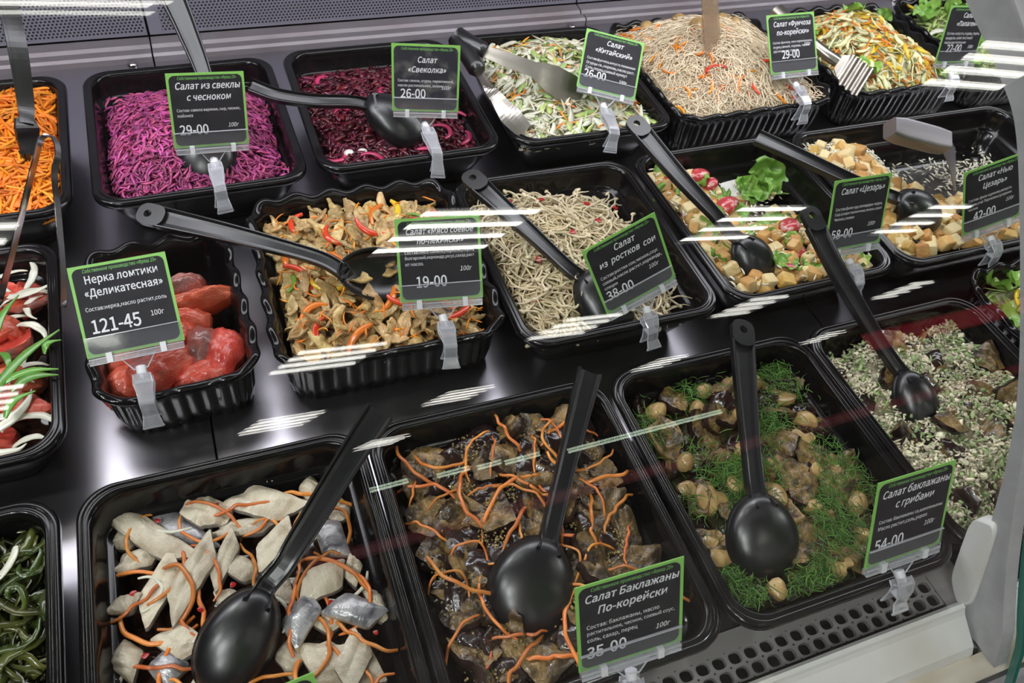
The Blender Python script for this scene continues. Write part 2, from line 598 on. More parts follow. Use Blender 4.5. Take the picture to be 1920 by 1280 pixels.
# air grille: plate with two rows of rounded slots
gb = MB()
PIT = 0.0137
NX = 88
GX0 = 0.672 - NX * PIT
rows = [-0.0445, -0.0556]
n = 20
th = np.arange(n) * 2 * math.pi / n
hole = np.stack([np.sign(np.cos(th)) * np.abs(np.cos(th)) ** 0.75 * 0.0051, np.sign(np.sin(th)) * np.abs(np.sin(th)) ** 0.75 * 0.0041], 1)
sq = np.stack([np.clip(np.cos(th) * 1.43, -1, 1) * PIT / 2, np.clip(np.sin(th) * 1.43, -1, 1) * 0.00555], 1)
for ry in rows:
    for k in range(NX):
        cx = GX0 + (k + 0.5) * PIT
        R_ = [np.c_[sq + (cx, ry), np.full(n, 0.0)], np.c_[hole * 1.06 + (cx, ry), np.full(n, 0.0)], np.c_[hole + (cx, ry), np.full(n, -0.0008)], np.c_[hole + (cx, ry), np.full(n, -0.004)]]
        gb.grid(np.array(R_), closed_v=True)
gb.box(((GX0 + 0.672) / 2, -0.0315, -0.002), (0.672 - GX0, 0.015, 0.004))
gb.box((0.688, -0.045, -0.002), (0.03, 0.042, 0.004))
gb.build('air_grille', GRILLE, case, False)
mb = MB(); mb.box((0.12, -0.05, -0.03), (1.2, 0.06, 0.004)); mb.build('grille_duct', DARKGAP, case, False)

# front ledge: white rolled lip and sloping face
lip = [(-0.067, -0.02), (-0.066, 0.016), (-0.0665, 0.020), (-0.069, 0.0225), (-0.072, 0.022), (-0.0735, 0.019), (-0.076, 0.016), (-0.096, 0.003),
       (-0.1, -0.004), (-0.1, -0.03)]
for a, b in ((-0.5, 0.669), (0.692, 1.94)):
    P = np.array([[(x, y, z) for y, z in lip] for x in (a, b)])
    mb = MB(); mb.grid(P, closed_v=True); mb.cap(P[0], flip=True); mb.cap(P[1])
    mb.build('front_ledge', WHITE, case, False)
mb = MB(); mb.box((0.72, -0.1085, -0.026), (2.44, 0.017, 0.034)); mb.build('lower_ledge', YELLOWED, case, False)
mb = MB(); mb.box((0.72, -0.1185, -0.013), (2.44, 0.003, 0.002)); mb.build('sealant_line', SEAL, case, False)
mb = MB(); mb.box((0.72, -0.124, -0.055), (2.44, 0.014, 0.02)); mb.build('bumper_rail', GREYPANEL, case, False)
gb = MB()
for k in range(60):
    cx = 0.62 + (k + 0.5) * 0.0137
    R_ = [np.c_[sq + (cx, -0.14), np.full(n, -0.062)], np.c_[hole + (cx, -0.14), np.full(n, -0.062)], np.c_[hole + (cx, -0.14), np.full(n, -0.068)]]
    gb.grid(np.array(R_), closed_v=True)
gb.build('outer_grille', GRILLE, case, False)
mb = MB(); mb.box((0.72, -0.15, -0.09), (2.44, 0.05, 0.02)); mb.build('outer_grille_duct', DARKGAP, case, False)
mb = MB(); mb.box((0.72, 0.25, -0.49), (2.44, 0.85, 0.76)); mb.build('plinth', WHITE, case, False)

# curved glass: profile integrated from its measured bend
def glass_profile(s0=-0.055, s1=0.60, n=70, off=0.0):
    s = np.linspace(s0, s1, n)
    thv = 0.8822 + 2.0955 * s - 6.696 * s ** 2
    thv = np.maximum(thv, 0.06)
    thv = np.where(s < 0, 1.13, thv)
    ds = s[1] - s[0]
    y = np.concatenate([[0], np.cumsum(np.cos((thv[1:] + thv[:-1]) / 2)) * ds])
    z = np.concatenate([[0], np.cumsum(np.sin((thv[1:] + thv[:-1]) / 2)) * ds])
    i0 = np.argmin(np.abs(s))
    y += -0.0955 - y[i0]
    z += 0.0236 - z[i0]
    return np.stack([y - np.sin(thv) * off, z + np.cos(thv) * off], 1)


def strip_along(prof_in, prof_out, xa, xb):
    ring = np.vstack([prof_in, prof_out[::-1]])
    P = np.array([[(x, y, z) for y, z in ring] for x in (xa, xb)])
    return P


gi, go = glass_profile(off=0.009), glass_profile(off=0.0145)
for xa, xb in ((-0.62, 0.686), (0.690, 1.95)):
    mb = MB()
    for pr in (gi, go):
        mb.grid(np.array([[(x, y, z) for y, z in pr] for x in np.linspace(xa, xb, 3)]))
    # pane built as two skins closed by the ground edges
    g = mb.build('curved_glass', GLASS, case)
    mb = MB()
    for x in (xa, xb):
        mb.grid(np.array([[(x, y, z) for y, z in pr] for pr in (gi, go)]))
    for k in (0, -1):
        mb.grid(np.array([[(x, *pr[k]) for pr in (gi, go)] for x in (xa, xb)]))
    mb.build('ground_edge', GLASSEDGE, g)
inner = bez([(-0.070, 0.004), (-0.067, 0.023), (-0.042, 0.086), (-0.014, 0.146), (0.014, 0.192), (0.062, 0.253), (0.117, 0.316), (0.150, 0.338), (0.190, 0.357), (0.25, 0.383), (0.33, 0.397), (0.42, 0.405)], 110)
bo = glass_profile(-0.026, 0.57, off=0.0085)
ring = np.vstack([inner, bo[::-1]])
half = len(inner)
bt = np.stack([np.interp(np.linspace(0, 1, half), np.linspace(0, 1, len(bo)), bo[:, k]) for k in (0, 1)], 1)
mb = MB()
for x in (0.672, 0.684):
    mb.grid(np.array([[(x, *inner[i]), (x, *bt[i])] for i in range(half)]))
for e in (inner, bt):
    mb.grid(np.array([[(x, *e[i]) for i in range(half)] for x in (0.672, 0.684)]))
for i in (0, half - 1):
    mb.grid(np.array([[(x, *inner[i]), (x, *bt[i])] for x in (0.672, 0.684)]))
mb.build('glass_bracket', BRACKET, case, False)
blk = np.array([[-0.0628, 0.0131], [-0.0451, 0.0261], [-0.0251, 0.0794], [-0.0263, 0.0896], [-0.0355, 0.0978], [-0.0409, 0.0939], [-0.0681, 0.0273]])
blk[:, 0] -= 0.005
for q in (0.14, 0.25):
    nxt = np.roll(blk, -1, 0)
    blk = np.stack([blk * (1 - q) + nxt * q, blk * q + nxt * (1 - q)], 1).reshape(-1, 2)
P = np.array([[(x, *p) for p in blk] for x in (0.6685, 0.6700, 0.6795, 0.6815)])
for i, sc_ in ((0, 0.93), (3, 0.93)):
    c = P[i].mean(0)
    P[i] = c + (P[i] - c) * sc_
mb = MB(); mb.grid(P, closed_v=True); mb.cap(P[0], flip=True); mb.cap(P[-1])
mb.build('bracket_stop', WHITE, case)
# canopy with the case lamp
cp = empty('case_canopy', (0.75, 0.66, 0.50), 'white canopy shelf over the display case with light panels underneath', 'canopy')
mb = MB(); mb.box((0, 0.02, 0.0), (2.5, 0.44, 0.02)); mb.build('shelf', WHITE, cp, False)
mb = MB(); mb.box((0, 0.225, -0.03), (2.5, 0.02, 0.08)); mb.build('rear_flange', WHITE, cp, False)
for k in range(4):
    mb = MB(); mb.box((-0.92 + 0.615 * k, -0.12, -0.018), (0.60, 0.13, 0.014)); mb.build('light_panel', CASETUBE, cp, False)


# ------------------------------------------------------------------ trays
class Tray:
    pass


TR = {}
RECT_PROF = [(0.030, 0.0012), (0.027, 0.0022), (0.0125, 0.036), (0.0105, 0.052), (0.009, 0.0575), (0.0015, 0.0535), (0.0, 0.054), (0.0, 0.0578), (0.0012, 0.0597), (0.0026, 0.0604), (0.0040, 0.0602), (0.0050, 0.0594), (0.0060, 0.0602), (0.0074, 0.0604),
             (0.0088, 0.0593), (0.0098, 0.0568), (0.0112, 0.050), (0.0125, 0.0375), (0.0138, 0.0358), (0.0166, 0.0350), (0.0182, 0.0335), (0.021, 0.022), (0.027, 0.008), (0.032, 0.0045), (0.042, 0.0036)]


def tray_rect_mesh(w, d):
    mb = MB()
    rings = []
    for ins, z in RECT_PROF:
        r = rr_ring(w / 2 - ins, d / 2 - ins, max(0.026 - ins * 0.35, 0.012))
        rings.append(np.c_[r, np.full(len(r), z)])
    loft(mb, rings)
    return mb.mesh('tray', BLACK)


def tray_wavy_mesh(w, d, nw):
    mb = MB()
    prof = [(0.020, 0.0008), (0.0125, 0.004), (0.0095, 0.020), (0.0082, 0.042), (0.0065, 0.0535), (0.001, 0.0555), (0.0, 0.0580), (0.001, 0.0600), (0.0035, 0.0612), (0.006, 0.0606), (0.0082, 0.058),
            (0.0105, 0.052), (0.0125, 0.034), (0.0140, 0.022), (0.020, 0.006), (0.030, 0.0038)]
    base = rr_ring(w / 2, d / 2, 0.032, 60)
    # resample evenly
    seg = np.linalg.norm(np.roll(base, -1, 0) - base, axis=1)
    cum = np.concatenate([[0], np.cumsum(seg)])
    n = 340
    t = np.linspace(0, cum[-1], n, endpoint=False)
    cl = np.vstack([base, base[:1]])
    B = np.stack([np.interp(t, cum, cl[:, k]) for k in (0, 1)], 1)
    T = np.roll(B, -1, 0) - np.roll(B, 1, 0)
    T /= np.linalg.norm(T, axis=1)[:, None]
    Nn = np.stack([T[:, 1], -T[:, 0]], 1)
    ph = t / cum[-1] * 2 * math.pi
    wave = np.cos(ph * nw)
    flute = np.abs(np.sin(ph * nw * 1.5)) - 0.5
    rings = []
    for k, (ins, z) in enumerate(prof):
        wz = (z / 0.06) ** 2
        outer = k < 6
        off = -ins + 0.0013 * wave * wz + (0.0020 * flute if k in (1, 2, 3) else (0.001 * flute if k == 4 else 0))
        zz = np.full(n, z) + 0.0019 * wave * wz ** 2
        rings.append(np.c_[B + Nn * off[:, None] if not np.isscalar(off) else B + Nn * off, zz])
    loft(mb, rings)
    return mb.mesh('tray', BLACK)


_rect_cache = {}


def add_tray(key, cx, cy, w, d, rot, label, wavy=0):
    if wavy:
        me = tray_wavy_mesh(w, d, wavy)
    else:
        if (w, d) not in _rect_cache:
            _rect_cache[(w, d)] = tray_rect_mesh(w, d)
        me = _rect_cache[(w, d)]
    o = put('serving_tray', me, None, (cx, cy, 0.0005))
    o.rotation_euler = (0, 0, math.radians(rot))
    tag(o, label, 'tray', 'black plastic serving trays')
    t = Tray()
    t.cx, t.cy, t.w, t.d, t.a, t.wavy = cx, cy, w, d, math.radians(rot), wavy
    t.h = lambda u, v: 0.036
    TR[key] = t
    return t


def corner(key, x, y, rot, label, w=0.1985, d=0.2305):
    a = math.radians(rot)
    c, s = math.cos(a), math.sin(a)
    u, v = (0.2 if w < 0.25 else w) / 2, d / 2
    add_tray(key, x + u * c - v * s, y + u * s + v * c, w, d, rot, label)


corner('weed', -0.140, -0.040, 0.4, 'black rectangular tray of dark green seaweed salad, leftmost in the front row')
corner('fish', 0.066, -0.0404, -0.22, 'black rectangular tray of pale herring fillets with carrot strips')
corner('aub', 0.2652, -0.0441, -0.35, 'black rectangular tray of aubergine chunks with carrot strips behind the 35-00 card')
corner('dill', 0.4677, -0.0466, -0.21, 'black rectangular tray of aubergine, mushrooms and dill behind the 54-00 card')
corner('crumb', 0.6680, -0.0490, 0.3, 'black rectangular tray of pale crumbly aubergine salad in the front row at right')
corner('salm', -0.136, 0.222, 0.8, 'black rectangular tray of salmon slices with onion and scallions at the left edge')
corner('sprout', 0.4175, 0.2254, -0.4, 'black rectangular tray of bean sprouts behind the 38-00 card')
corner('caes', 0.6258, 0.2255, 0.6, 'black rectangular tray of crouton and lettuce salad behind the 58-00 card')
corner('newc', 0.8300, 0.2262, 0.0, 'wide black tray of croutons and grated cheese behind the 42-00 card', w=0.335)
corner('carrot', -0.126, 0.489, 0.5, 'black rectangular tray of orange grated carrot at the left edge')
corner('beetg', 0.0896, 0.489, 0.9, 'black rectangular tray of bright purple grated beetroot behind the 29-00 card')
corner('beet', 0.2985, 0.4977, 0.2, 'black rectangular tray of dark red beetroot salad behind the 26-00 card')
corner('china', 0.5109, 0.4986, -0.38, 'black rectangular tray of shredded cabbage salad with steel tongs in it')
add_tray('nerka', 0.1405, 0.346, 0.128, 0.180, 3.0, 'small black wavy-rimmed tray of red salmon chunks behind the 121-45 card', 17)
add_tray('soy', 0.3175, 0.360, 0.200, 0.218, -1.5, 'black wavy-rimmed tray of soy meat strips behind the 19-00 card', 23)
add_tray('fun', 0.832, 0.616, 0.232, 0.226, 1.0, 'black wavy-rimmed tray of glass noodle salad in the back row', 26)
add_tray('slaw', 1.072, 0.616, 0.205, 0.215, 0, 'black wavy-rimmed tray of cabbage, carrot and yellow pepper strips with a steel fork', 24)
add_tray('green', 1.290, 0.616, 0.205, 0.215, 0, 'black wavy-rimmed tray of leafy green salad in the back right corner', 24)
add_tray('side', 0.978, 0.105, 0.200, 0.205, 0, 'black wavy-rimmed tray at the right edge beside the crumbly aubergine salad', 23)


# ------------------------------------------------------------------ serving tools
def ladle_bowl(mb, c, ax, nrm, L, Wd, depth, sg=1):
    """Open shell lying hollow side down: rim ellipse L x Wd around c, dome along nrm; ax points away from the handle."""
    c, ax, nrm = (np.asarray(v, float) for v in (c, ax, nrm))
    ax = ax / np.linalg.norm(ax)
    nrm = nrm - ax * (nrm @ ax)
    nrm /= np.linalg.norm(nrm)
    sd = np.cross(nrm, ax)
    nr, na = 12, 40
    th = np.arange(na) * 2 * math.pi / na
    rings = []

    def ring(r, dz, grow=0):
        x = (L / 2 + grow) * r * np.cos(th)
        y = (Wd / 2 + grow) * r * np.sin(th) * (1 + 0.08 * np.cos(th))
        return c + x[:, None] * ax + y[:, None] * sd + np.asarray(dz).reshape(-1, 1) * nrm
    for k in range(nr + 1):
        a_ = 0.5 * math.pi * max(k / nr, 0.015)
        r = math.sin(a_)
        rings.append(ring(r, np.full(na, sg * depth * math.cos(a_) ** 0.9)))
    rings.append(ring(1, np.full(na, -0.0012), 0.0014))
    rings.append(ring(1, np.full(na, -0.0024), 0.0004))
    for k in range(nr, -1, -1):
        a_ = 0.5 * math.pi * max(k / nr, 0.015)
        r = math.sin(a_)
        rings.append(ring(r, np.full(na, sg * (depth - sg * 0.0018) * math.cos(a_) ** 0.9 - 0.001), -0.0012))
    loft(mb, rings)


def handle_prof(w, h=0.0042):
    a = w / 2
    return [(-a, -h), (-a - 0.0002, h * 0.3), (-a + 0.0004, h * 0.55), (-a + 0.0014, h * 0.58), (-a + 0.0022, h * 0.3), (-a + 0.0032, -h * 0.15), (-a * 0.4, -h * 0.25), (a * 0.4, -h * 0.25), (a - 0.0032, -h * 0.15), (a - 0.0022, h * 0.3),
            (a - 0.0014, h * 0.58), (a - 0.0004, h * 0.55), (a + 0.0002, h * 0.3), (a, -h), (a - 0.001, -h), (a - 0.002, -h * 0.75), (-a + 0.002, -h * 0.75), (-a + 0.001, -h)]


def plate_with_hole(mb, c, ax, nrm, L, Wd, rh, t, hx):
    """Rounded end tab of a handle with a hanging hole."""
    ax = np.asarray(ax, float) / np.linalg.norm(ax)
    nrm = np.asarray(nrm, float) - ax * (np.asarray(nrm, float) @ ax)
    nrm /= np.linalg.norm(nrm)
    sd = np.cross(nrm, ax)
    out = rr_ring(L / 2, Wd / 2, Wd * 0.42, 10)
    n = len(out)
    ang = np.arctan2(out[:, 1], out[:, 0] - hx)
    inn = np.stack([hx + rh * np.cos(ang), rh * np.sin(ang)], 1)

    def w3(p, z):
        return np.asarray(c) + p[:, 0:1] * ax + p[:, 1:2] * sd + z * nrm
    rings = [w3(out, -t / 2), w3(out, t / 2), w3(inn, t / 2), w3(inn, -t / 2)]
    P = np.array(rings)
    mb.grid(P, closed_u=True, closed_v=True)


KEEP = []


def serving_spoon(label, bowl_c, L, Wd, neck, path, w0, w1, depth=0.016, up=(0, -0.45, 0.9), hole=True, nrm=None, mat_=None, name='serving_spoon', sg=1):
    """path: points from the neck (at the bowl) to the tip; w0/w1 handle width at neck/tip."""
    bowl_c = np.asarray(bowl_c, float)
    r = empty(name, bowl_c, label, 'serving spoon', 'serving spoons in the salad trays')
    KEEP.append((bowl_c[0], bowl_c[1], (L + Wd) * 0.22))
    mt = mat_ or SPOON
    path = [np.asarray(p, float) for p in path]
    ax = bowl_c - path[0]
    nrm = np.asarray(nrm if nrm is not None else up, float)
    mb = MB()
    ladle_bowl(mb, (0, 0, 0), ax, nrm, L, Wd, depth, sg)
    mb.build('bowl', mt, r)
    axn = ax / np.linalg.norm(ax)
    nn = nrm - axn * (nrm @ axn)
    nn /= np.linalg.norm(nn)
    start = bowl_c - axn * (L / 2 - 0.010) + nn * depth * 0.72 if sg > 0 else bowl_c - axn * (L / 2 - 0.003) + nn * 0.002
    pts = bez([start] + path, 40) - bowl_c
    n = len(pts)
    w0, w1 = w0 * 0.86, w1 * 0.84
    wd = np.interp(np.linspace(0, 1, n), [0, 0.10, 0.5, 0.72, 1], [w0 * 1.3, w0, w0 * 1.02, (w0 + w1) / 2, w1])
    mb = MB()
    # scale the profile sideways by the local width
    mb.sweep(pts, [(x / 0.02, y) for x, y in handle_prof(0.02)], up, width=wd)
    hd = mb.build('handle', mt, r, False)
    if hole:
        ax2 = pts[-1] - pts[-3]
        ax2 /= np.linalg.norm(ax2)
        mb = MB()
        plate_with_hole(mb, pts[-1] + ax2 * 0.008, ax2, up, 0.026, w1, 0.0036, 0.005, 0.003)
        e = mb.build('hanging_eye', mt, r, False)
    return r


def A(px, py, z):
    return at(px, py, z)


serving_spoon('black serving spoon lying in the herring tray, its handle rising over the back rim', A(446, 1200, 0.046), 0.068, 0.046, None,
              [A(500, 1098, 0.058), A(530, 1062, 0.064), A(556, 1020, 0.070), A(650, 868, 0.086), A(712, 772, 0.096)], 0.0165, 0.026, hole=False)
serving_spoon('black serving spoon lying in the aubergine and carrot tray', A(998, 1098, 0.046), 0.068, 0.060, None,
              [A(1032, 1000, 0.060), A(1060, 880, 0.068), A(1085, 780, 0.076), A(1106, 696, 0.086)], 0.0165, 0.024, hole=False)
serving_spoon('black round serving spoon in the dill and mushroom tray, hole in its handle tip', A(1429, 1004, 0.048), 0.062, 0.058, None,
              [A(1419, 922, 0.064), A(1408, 830, 0.070), A(1400, 740, 0.076), A(1393, 640, 0.084)], 0.0165, 0.025)
serving_spoon('black serving spoon in the crumbly salad, its handle reaching over to the crouton tray', A(1714, 752, 0.052), 0.056, 0.041, None,
              [A(1694, 700, 0.066), A(1660, 655, 0.076), A(1625, 600, 0.086), A(1570, 505, 0.104), A(1530, 425, 0.118)], 0.0145, 0.024)
serving_spoon('black serving spoon lying across the soy meat tray, its handle pointing left', A(706, 512, 0.074), 0.066, 0.046, None,
              [A(645, 510, 0.080), A(600, 484, 0.084), A(500, 455, 0.088), A(400, 430, 0.088), A(300, 407, 0.084)], 0.0150, 0.024, up=(0.1, -0.5, 0.85), sg=-1, depth=0.014)
serving_spoon('black serving spoon in the bean sprouts, its bowl behind the 38-00 card', A(1132, 566, 0.052), 0.066, 0.052, None,
              [A(1098, 522, 0.064), A(1070, 505, 0.070), A(1000, 440, 0.078), A(935, 380, 0.084), A(900, 348, 0.086)], 0.0150, 0.025)
serving_spoon('black serving spoon in the crouton and lettuce tray, its handle pointing to the back', A(1410, 486, 0.052), 0.053, 0.045, None,
              [A(1374, 438, 0.072), A(1340, 400, 0.080), A(1270, 325, 0.094), A(1205, 248, 0.108)], 0.0150, 0.026)
serving_spoon('black serving spoon in the crouton and cheese tray, partly behind the 58-00 card', A(1722, 394, 0.066), 0.062, 0.044, None,
              [A(1688, 372, 0.078), A(1650, 358, 0.084), A(1590, 334, 0.090), A(1500, 292, 0.096), A(1420, 256, 0.098)], 0.0150, 0.022, hole=False)
serving_spoon('dark serving spoon in the dark red beetroot tray, its curved handle over the left rim', A(742, 226, 0.062), 0.075, 0.050, None,
              [A(705, 198, 0.074), A(660, 190, 0.082), A(590, 188, 0.092), A(520, 178, 0.100), A(470, 160, 0.106)], 0.0150, 0.018, hole=False)
serving_spoon('black serving spoon standing in the purple beetroot tray behind the 29-00 card', A(390, 296, 0.055), 0.064, 0.055, None,
              [A(396, 240, 0.075), A(385, 150, 0.105), A(352, 60, 0.135), A(322, -10, 0.160)], 0.0170, 0.030, hole=False)


def strap(mb, pts, up, w, t=0.0012):
    pts = np.asarray(pts, float)
    wd = np.full(len(pts), w) if np.isscalar(w) else np.interp(np.linspace(0, 1, len(pts)), np.linspace(0, 1, len(w)), w)
    mb.sweep(pts, [(-0.5, -t / 2), (-0.5, t / 2), (-0.17, t / 2 + 0.0003), (0.17, t / 2 + 0.0003), (0.5, t / 2), (0.5, -t / 2)], up, width=wd)


# chrome tongs standing in the salmon tray
tp = [A(-6, 560, 0.062), A(18, 470, 0.085), A(40, 380, 0.108), A(57, 312, 0.126), A(64, 285, 0.132), A(70, 262, 0.137), A(80, 252, 0.139), A(92, 254, 0.139), A(101, 268, 0.136), A(103, 290, 0.131), A(98, 312, 0.126), A(97, 335, 0.120), A(103, 390, 0.104), A(112, 500, 0.080), A(113, 575, 0.062)]
tp = np.array(tp)
r = empty('serving_tongs', tp[7], 'chrome serving tongs with a rounded bend, standing in the salmon and onion tray', 'tongs')
cur = bez(tp, 84) - tp[7]
d0 = (tp[0] + tp[-1]) / 2 - tp[7]
d1 = tp[10] - tp[4]
plane_n = np.cross(d1, d0)
plane_n /= np.linalg.norm(plane_n)
i1, i2 = int(len(cur) * 0.36), int(len(cur) * 0.66)
for nm, seg in (('arm', cur[:i1 + 1]), ('spring_bend', cur[i1:i2 + 1]), ('arm', cur[i2:])):
    mb = MB()
    # a bent steel band, its width running along one fixed direction askew to the bend's plane
    D = plane_n * 0.55 * np.sign(plane_n @ (CC - tp[7])) * -1 + np.array([0.62, 0.1, -0.35])
    D /= np.linalg.norm(D)
    Tn = np.gradient(seg, axis=0)
    Tn /= np.linalg.norm(Tn, axis=1)[:, None]
    Nn = np.cross(Tn, D)
    Nn /= np.linalg.norm(Nn, axis=1)[:, None]
    P = np.stack([seg - Nn * 0.0006, seg + Nn * 0.0006, seg + Nn * 0.0006 + D * 0.0052, seg - Nn * 0.0006 + D * 0.0052], 1)
    mb.grid(P, closed_v=True)
    mb.cap(P[0], flip=True)
    mb.cap(P[-1])
    mb.build(nm, CHROME, r, False)

# black tongs in the carrot
c0 = A(60, 270, 0.07)
r = empty('salad_tongs', c0, 'black plastic tongs with toothed tip standing in the grated carrot', 'tongs')
for off, lab in ((0.0, None), (-0.006, None)):
    pts = bez([A(8 - off * 900, -10, 0.17), A(30 - off * 900, 90, 0.140), A(46 - off * 500, 190, 0.100), A(50, 232, 0.088)], 30) - c0
    mb = MB(); strap(mb, pts, (0.3, -0.7, 0.5), [0.0145, 0.014, 0.013, 0.012], 0.004); mb.build('arm', SPOON, r, False)
pts = bez([A(45, 222, 0.090), A(50, 240, 0.084), A(52, 262, 0.074), A(52, 290, 0.064)], 16) - c0
mb = MB(); strap(mb, pts, (0.6, -0.6, 0.5), [0.016, 0.022, 0.020, 0.010], 0.004); mb.build('gripping_tip', SPOON, r, False)
mb = MB()
for k in range(4):
    q = A(44 + 4 * k, 296 + (k % 2) * 4, 0.062) - c0
    mb.tube([q + (0, 0, 0.008), q + (0, -0.001, -0.004)], [0.0022, 0.0006], 6, up=(0, 1, 0))
mb.build('teeth', SPOON, r)

# steel tongs with black grips in the cabbage salad
c0 = A(870, 90, 0.10)
r = empty('salad_tongs', c0, 'steel salad tongs with black grips in the cabbage tray', 'tongs')
for path, ww, hp in (([A(905, 95, 0.105), A(950, 112, 0.100), A(1000, 130, 0.094), A(1035, 148, 0.086), A(1090, 182, 0.068)], [0.012, 0.016, 0.017, 0.032, 0.036], [A(858, 68, 0.112), A(880, 82, 0.11), A(910, 98, 0.106)]),
                     ([A(895, 130, 0.096), A(915, 165, 0.090), A(930, 182, 0.084), A(955, 215, 0.074), A(984, 246, 0.062)], [0.012, 0.012, 0.016, 0.026, 0.020], [A(856, 72, 0.110), A(876, 100, 0.104), A(898, 134, 0.096)])):
    pts = bez(path, 30) - c0
    mb = MB(); strap(mb, pts, (0.25, -0.85, 0.45), ww, 0.0014)
    bl = mb.build('blade', STEEL_Y, r, False)
    pts = bez(hp, 14) - c0
    mb = MB(); mb.tube(pts, [0.011] + [0.0105] * (len(pts) - 2) + [0.008], 10, up=(0.2, -0.8, 0.5)); mb.build('grip', SPOON, r)

# clear tongs in the noodles
c0 = A(1338, 100, 0.085)
r = empty('salad_tongs', c0, 'clear amber plastic tongs standing upright in the glass noodles', 'tongs')
AMB = clear_mat('amber_clear_plastic', (0.80, 0.70, 0.58), f0=0.06, rough=0.08, haze=0.25, hazecol=(0.62, 0.5, 0.38))
for s in (-1, 1):
    pts = bez([A(1330 + s * 5, -20, 0.150), A(1333 + s * 5, 40, 0.118), A(1338 + s * 4, 118, 0.082)], 12) - c0
    mb = MB(); strap(mb, pts + np.array([0, s * 0.004, 0]), (0.1, -0.8, 0.6), 0.021, 0.003); mb.build('arm', AMB, r, False)

# steel fork in the slaw
c0 = A(1610, 130, 0.075)
r = empty('serving_fork', c0, 'wide steel serving fork with ribbed head in the cabbage and pepper tray', 'serving fork')
pts = bez([A(1455, 18, 0.110), A(1500, 60, 0.100), A(1545, 98, 0.090), A(1570, 116, 0.084)], 20) - c0
mb = MB(); mb.tube(pts, [0.008] * 8 + [0.006] * (len(pts) - 8), 8, up=(0.2, -0.8, 0.5), sx=1.3); mb.build('handle', STEEL_Y, r)
h0, h1 = A(1572, 116, 0.084) - c0, A(1622, 156, 0.068) - c0
axd = (h1 - h0) / np.linalg.norm(h1 - h0)
sd = np.cross(axd, np.array([0.0, -0.6, 0.8]))
sd /= np.linalg.norm(sd)
up_ = np.cross(sd, axd)
mb = MB()
us = np.linspace(0, 1, 24)
vs = np.linspace(-1, 1, 5)
P = np.array([[h0 + (h1 - h0) * u + sd * v * (0.012 + 0.012 * min(1, u * 3)) + up_ * (0.0022 * math.sin(u * 28) if u > 0.25 else 0) for v in vs] for u in us])
mb.grid(P)
mb.grid(P - up_ * 0.0012)
mb.build('ribbed_head', STEEL_Y, r)

# grey scoop in the cheese corner
c0 = A(1720, 258, 0.105)
r = empty('serving_scoop', c0, 'grey metal scoop leaning in the back corner of the crouton and cheese tray', 'scoop')
a0, a1 = A(1668, 240, 0.112) - c0, A(1772, 268, 0.098) - c0
axd = (a1 - a0) / np.linalg.norm(a1 - a0)
mb = MB()
prof = rr_ring(0.013, 0.010, 0.004, 5)
pts = np.array([a0 + (a1 - a0) * t for t in np.linspace(0, 1, 6)])
mb.sweep(pts, prof, (0, -0.5, 0.85), width=[0.75, 1, 1, 1, 1, 0.85])
SCOOP = mat('dull_grey_metal', (0.28, 0.26, 0.28), rough=0.38, metal=0.7)
mb.build('grip', SCOOP, r)
mb = MB()
pts = bez([a1 + (a1 - a0) * -0.12, A(1778, 284, 0.085) - c0, A(1790, 318, 0.052) - c0], 12)
strap(mb, pts, (0.8, -0.5, 0.2), [0.012, 0.03, 0.055], 0.0014)
mb.build('blade', SCOOP, r, False)

# ------------------------------------------------------------------ price cards in clear clip holders
import os
try:
    LFONT = bpy.data.fonts.load(os.path.join(bpy.utils.system_resource('DATAFILES', path='fonts'), 'Noto Sans CJK Regular.woff2'))
except Exception:
    LFONT = None


def _cap():
    cu = bpy.data.curves.new('lettering', 'FONT')
    if LFONT:
        cu.font = LFONT
    cu.body = 'Н'
    o = bpy.data.objects.new('lettering', cu)
    COL.objects.link(o)
    me = bpy.data.meshes.new_from_object(o.evaluated_get(bpy.context.evaluated_depsgraph_get()))
    ys = [q.co.y for q in me.vertices]
    bpy.data.objects.remove(o)
    return (max(ys) - min(ys)) or 0.7


FK = 0.66 / _cap()


def text_mesh(body, size, italic, bold, align, m, spacing=1.0, cond=1.0):
    cu = bpy.data.curves.new('lettering', 'FONT')
    cu.body = body
    if LFONT:
        cu.font = LFONT
    cu.size = size * FK
    cu.shear = 0.22 if italic else 0.0
    cu.offset = 0.015 * size if bold else 0.006 * size
    cu.align_x = align
    cu.space_line = 0.9
    cu.space_character = spacing
    cu.resolution_u = 3
    o = bpy.data.objects.new('lettering', cu)
    COL.objects.link(o)
    dg = bpy.context.evaluated_depsgraph_get()
    me = bpy.data.meshes.new_from_object(o.evaluated_get(dg))
    bpy.data.objects.remove(o)
    bpy.data.curves.remove(cu)
    n = len(me.vertices)
    co = np.empty(n * 3)
    me.vertices.foreach_get('co', co)
    co = co.reshape(-1, 3)
    co[:, 0] *= cond
    co[:, 1] -= 0.70 * size
    me.vertices.foreach_set('co', co.ravel())
    me.materials.clear()
    me.materials.append(m)
    return me, (co[:, 0].min() if n else 0, co[:, 0].max() if n else 0)


CW = 0.069


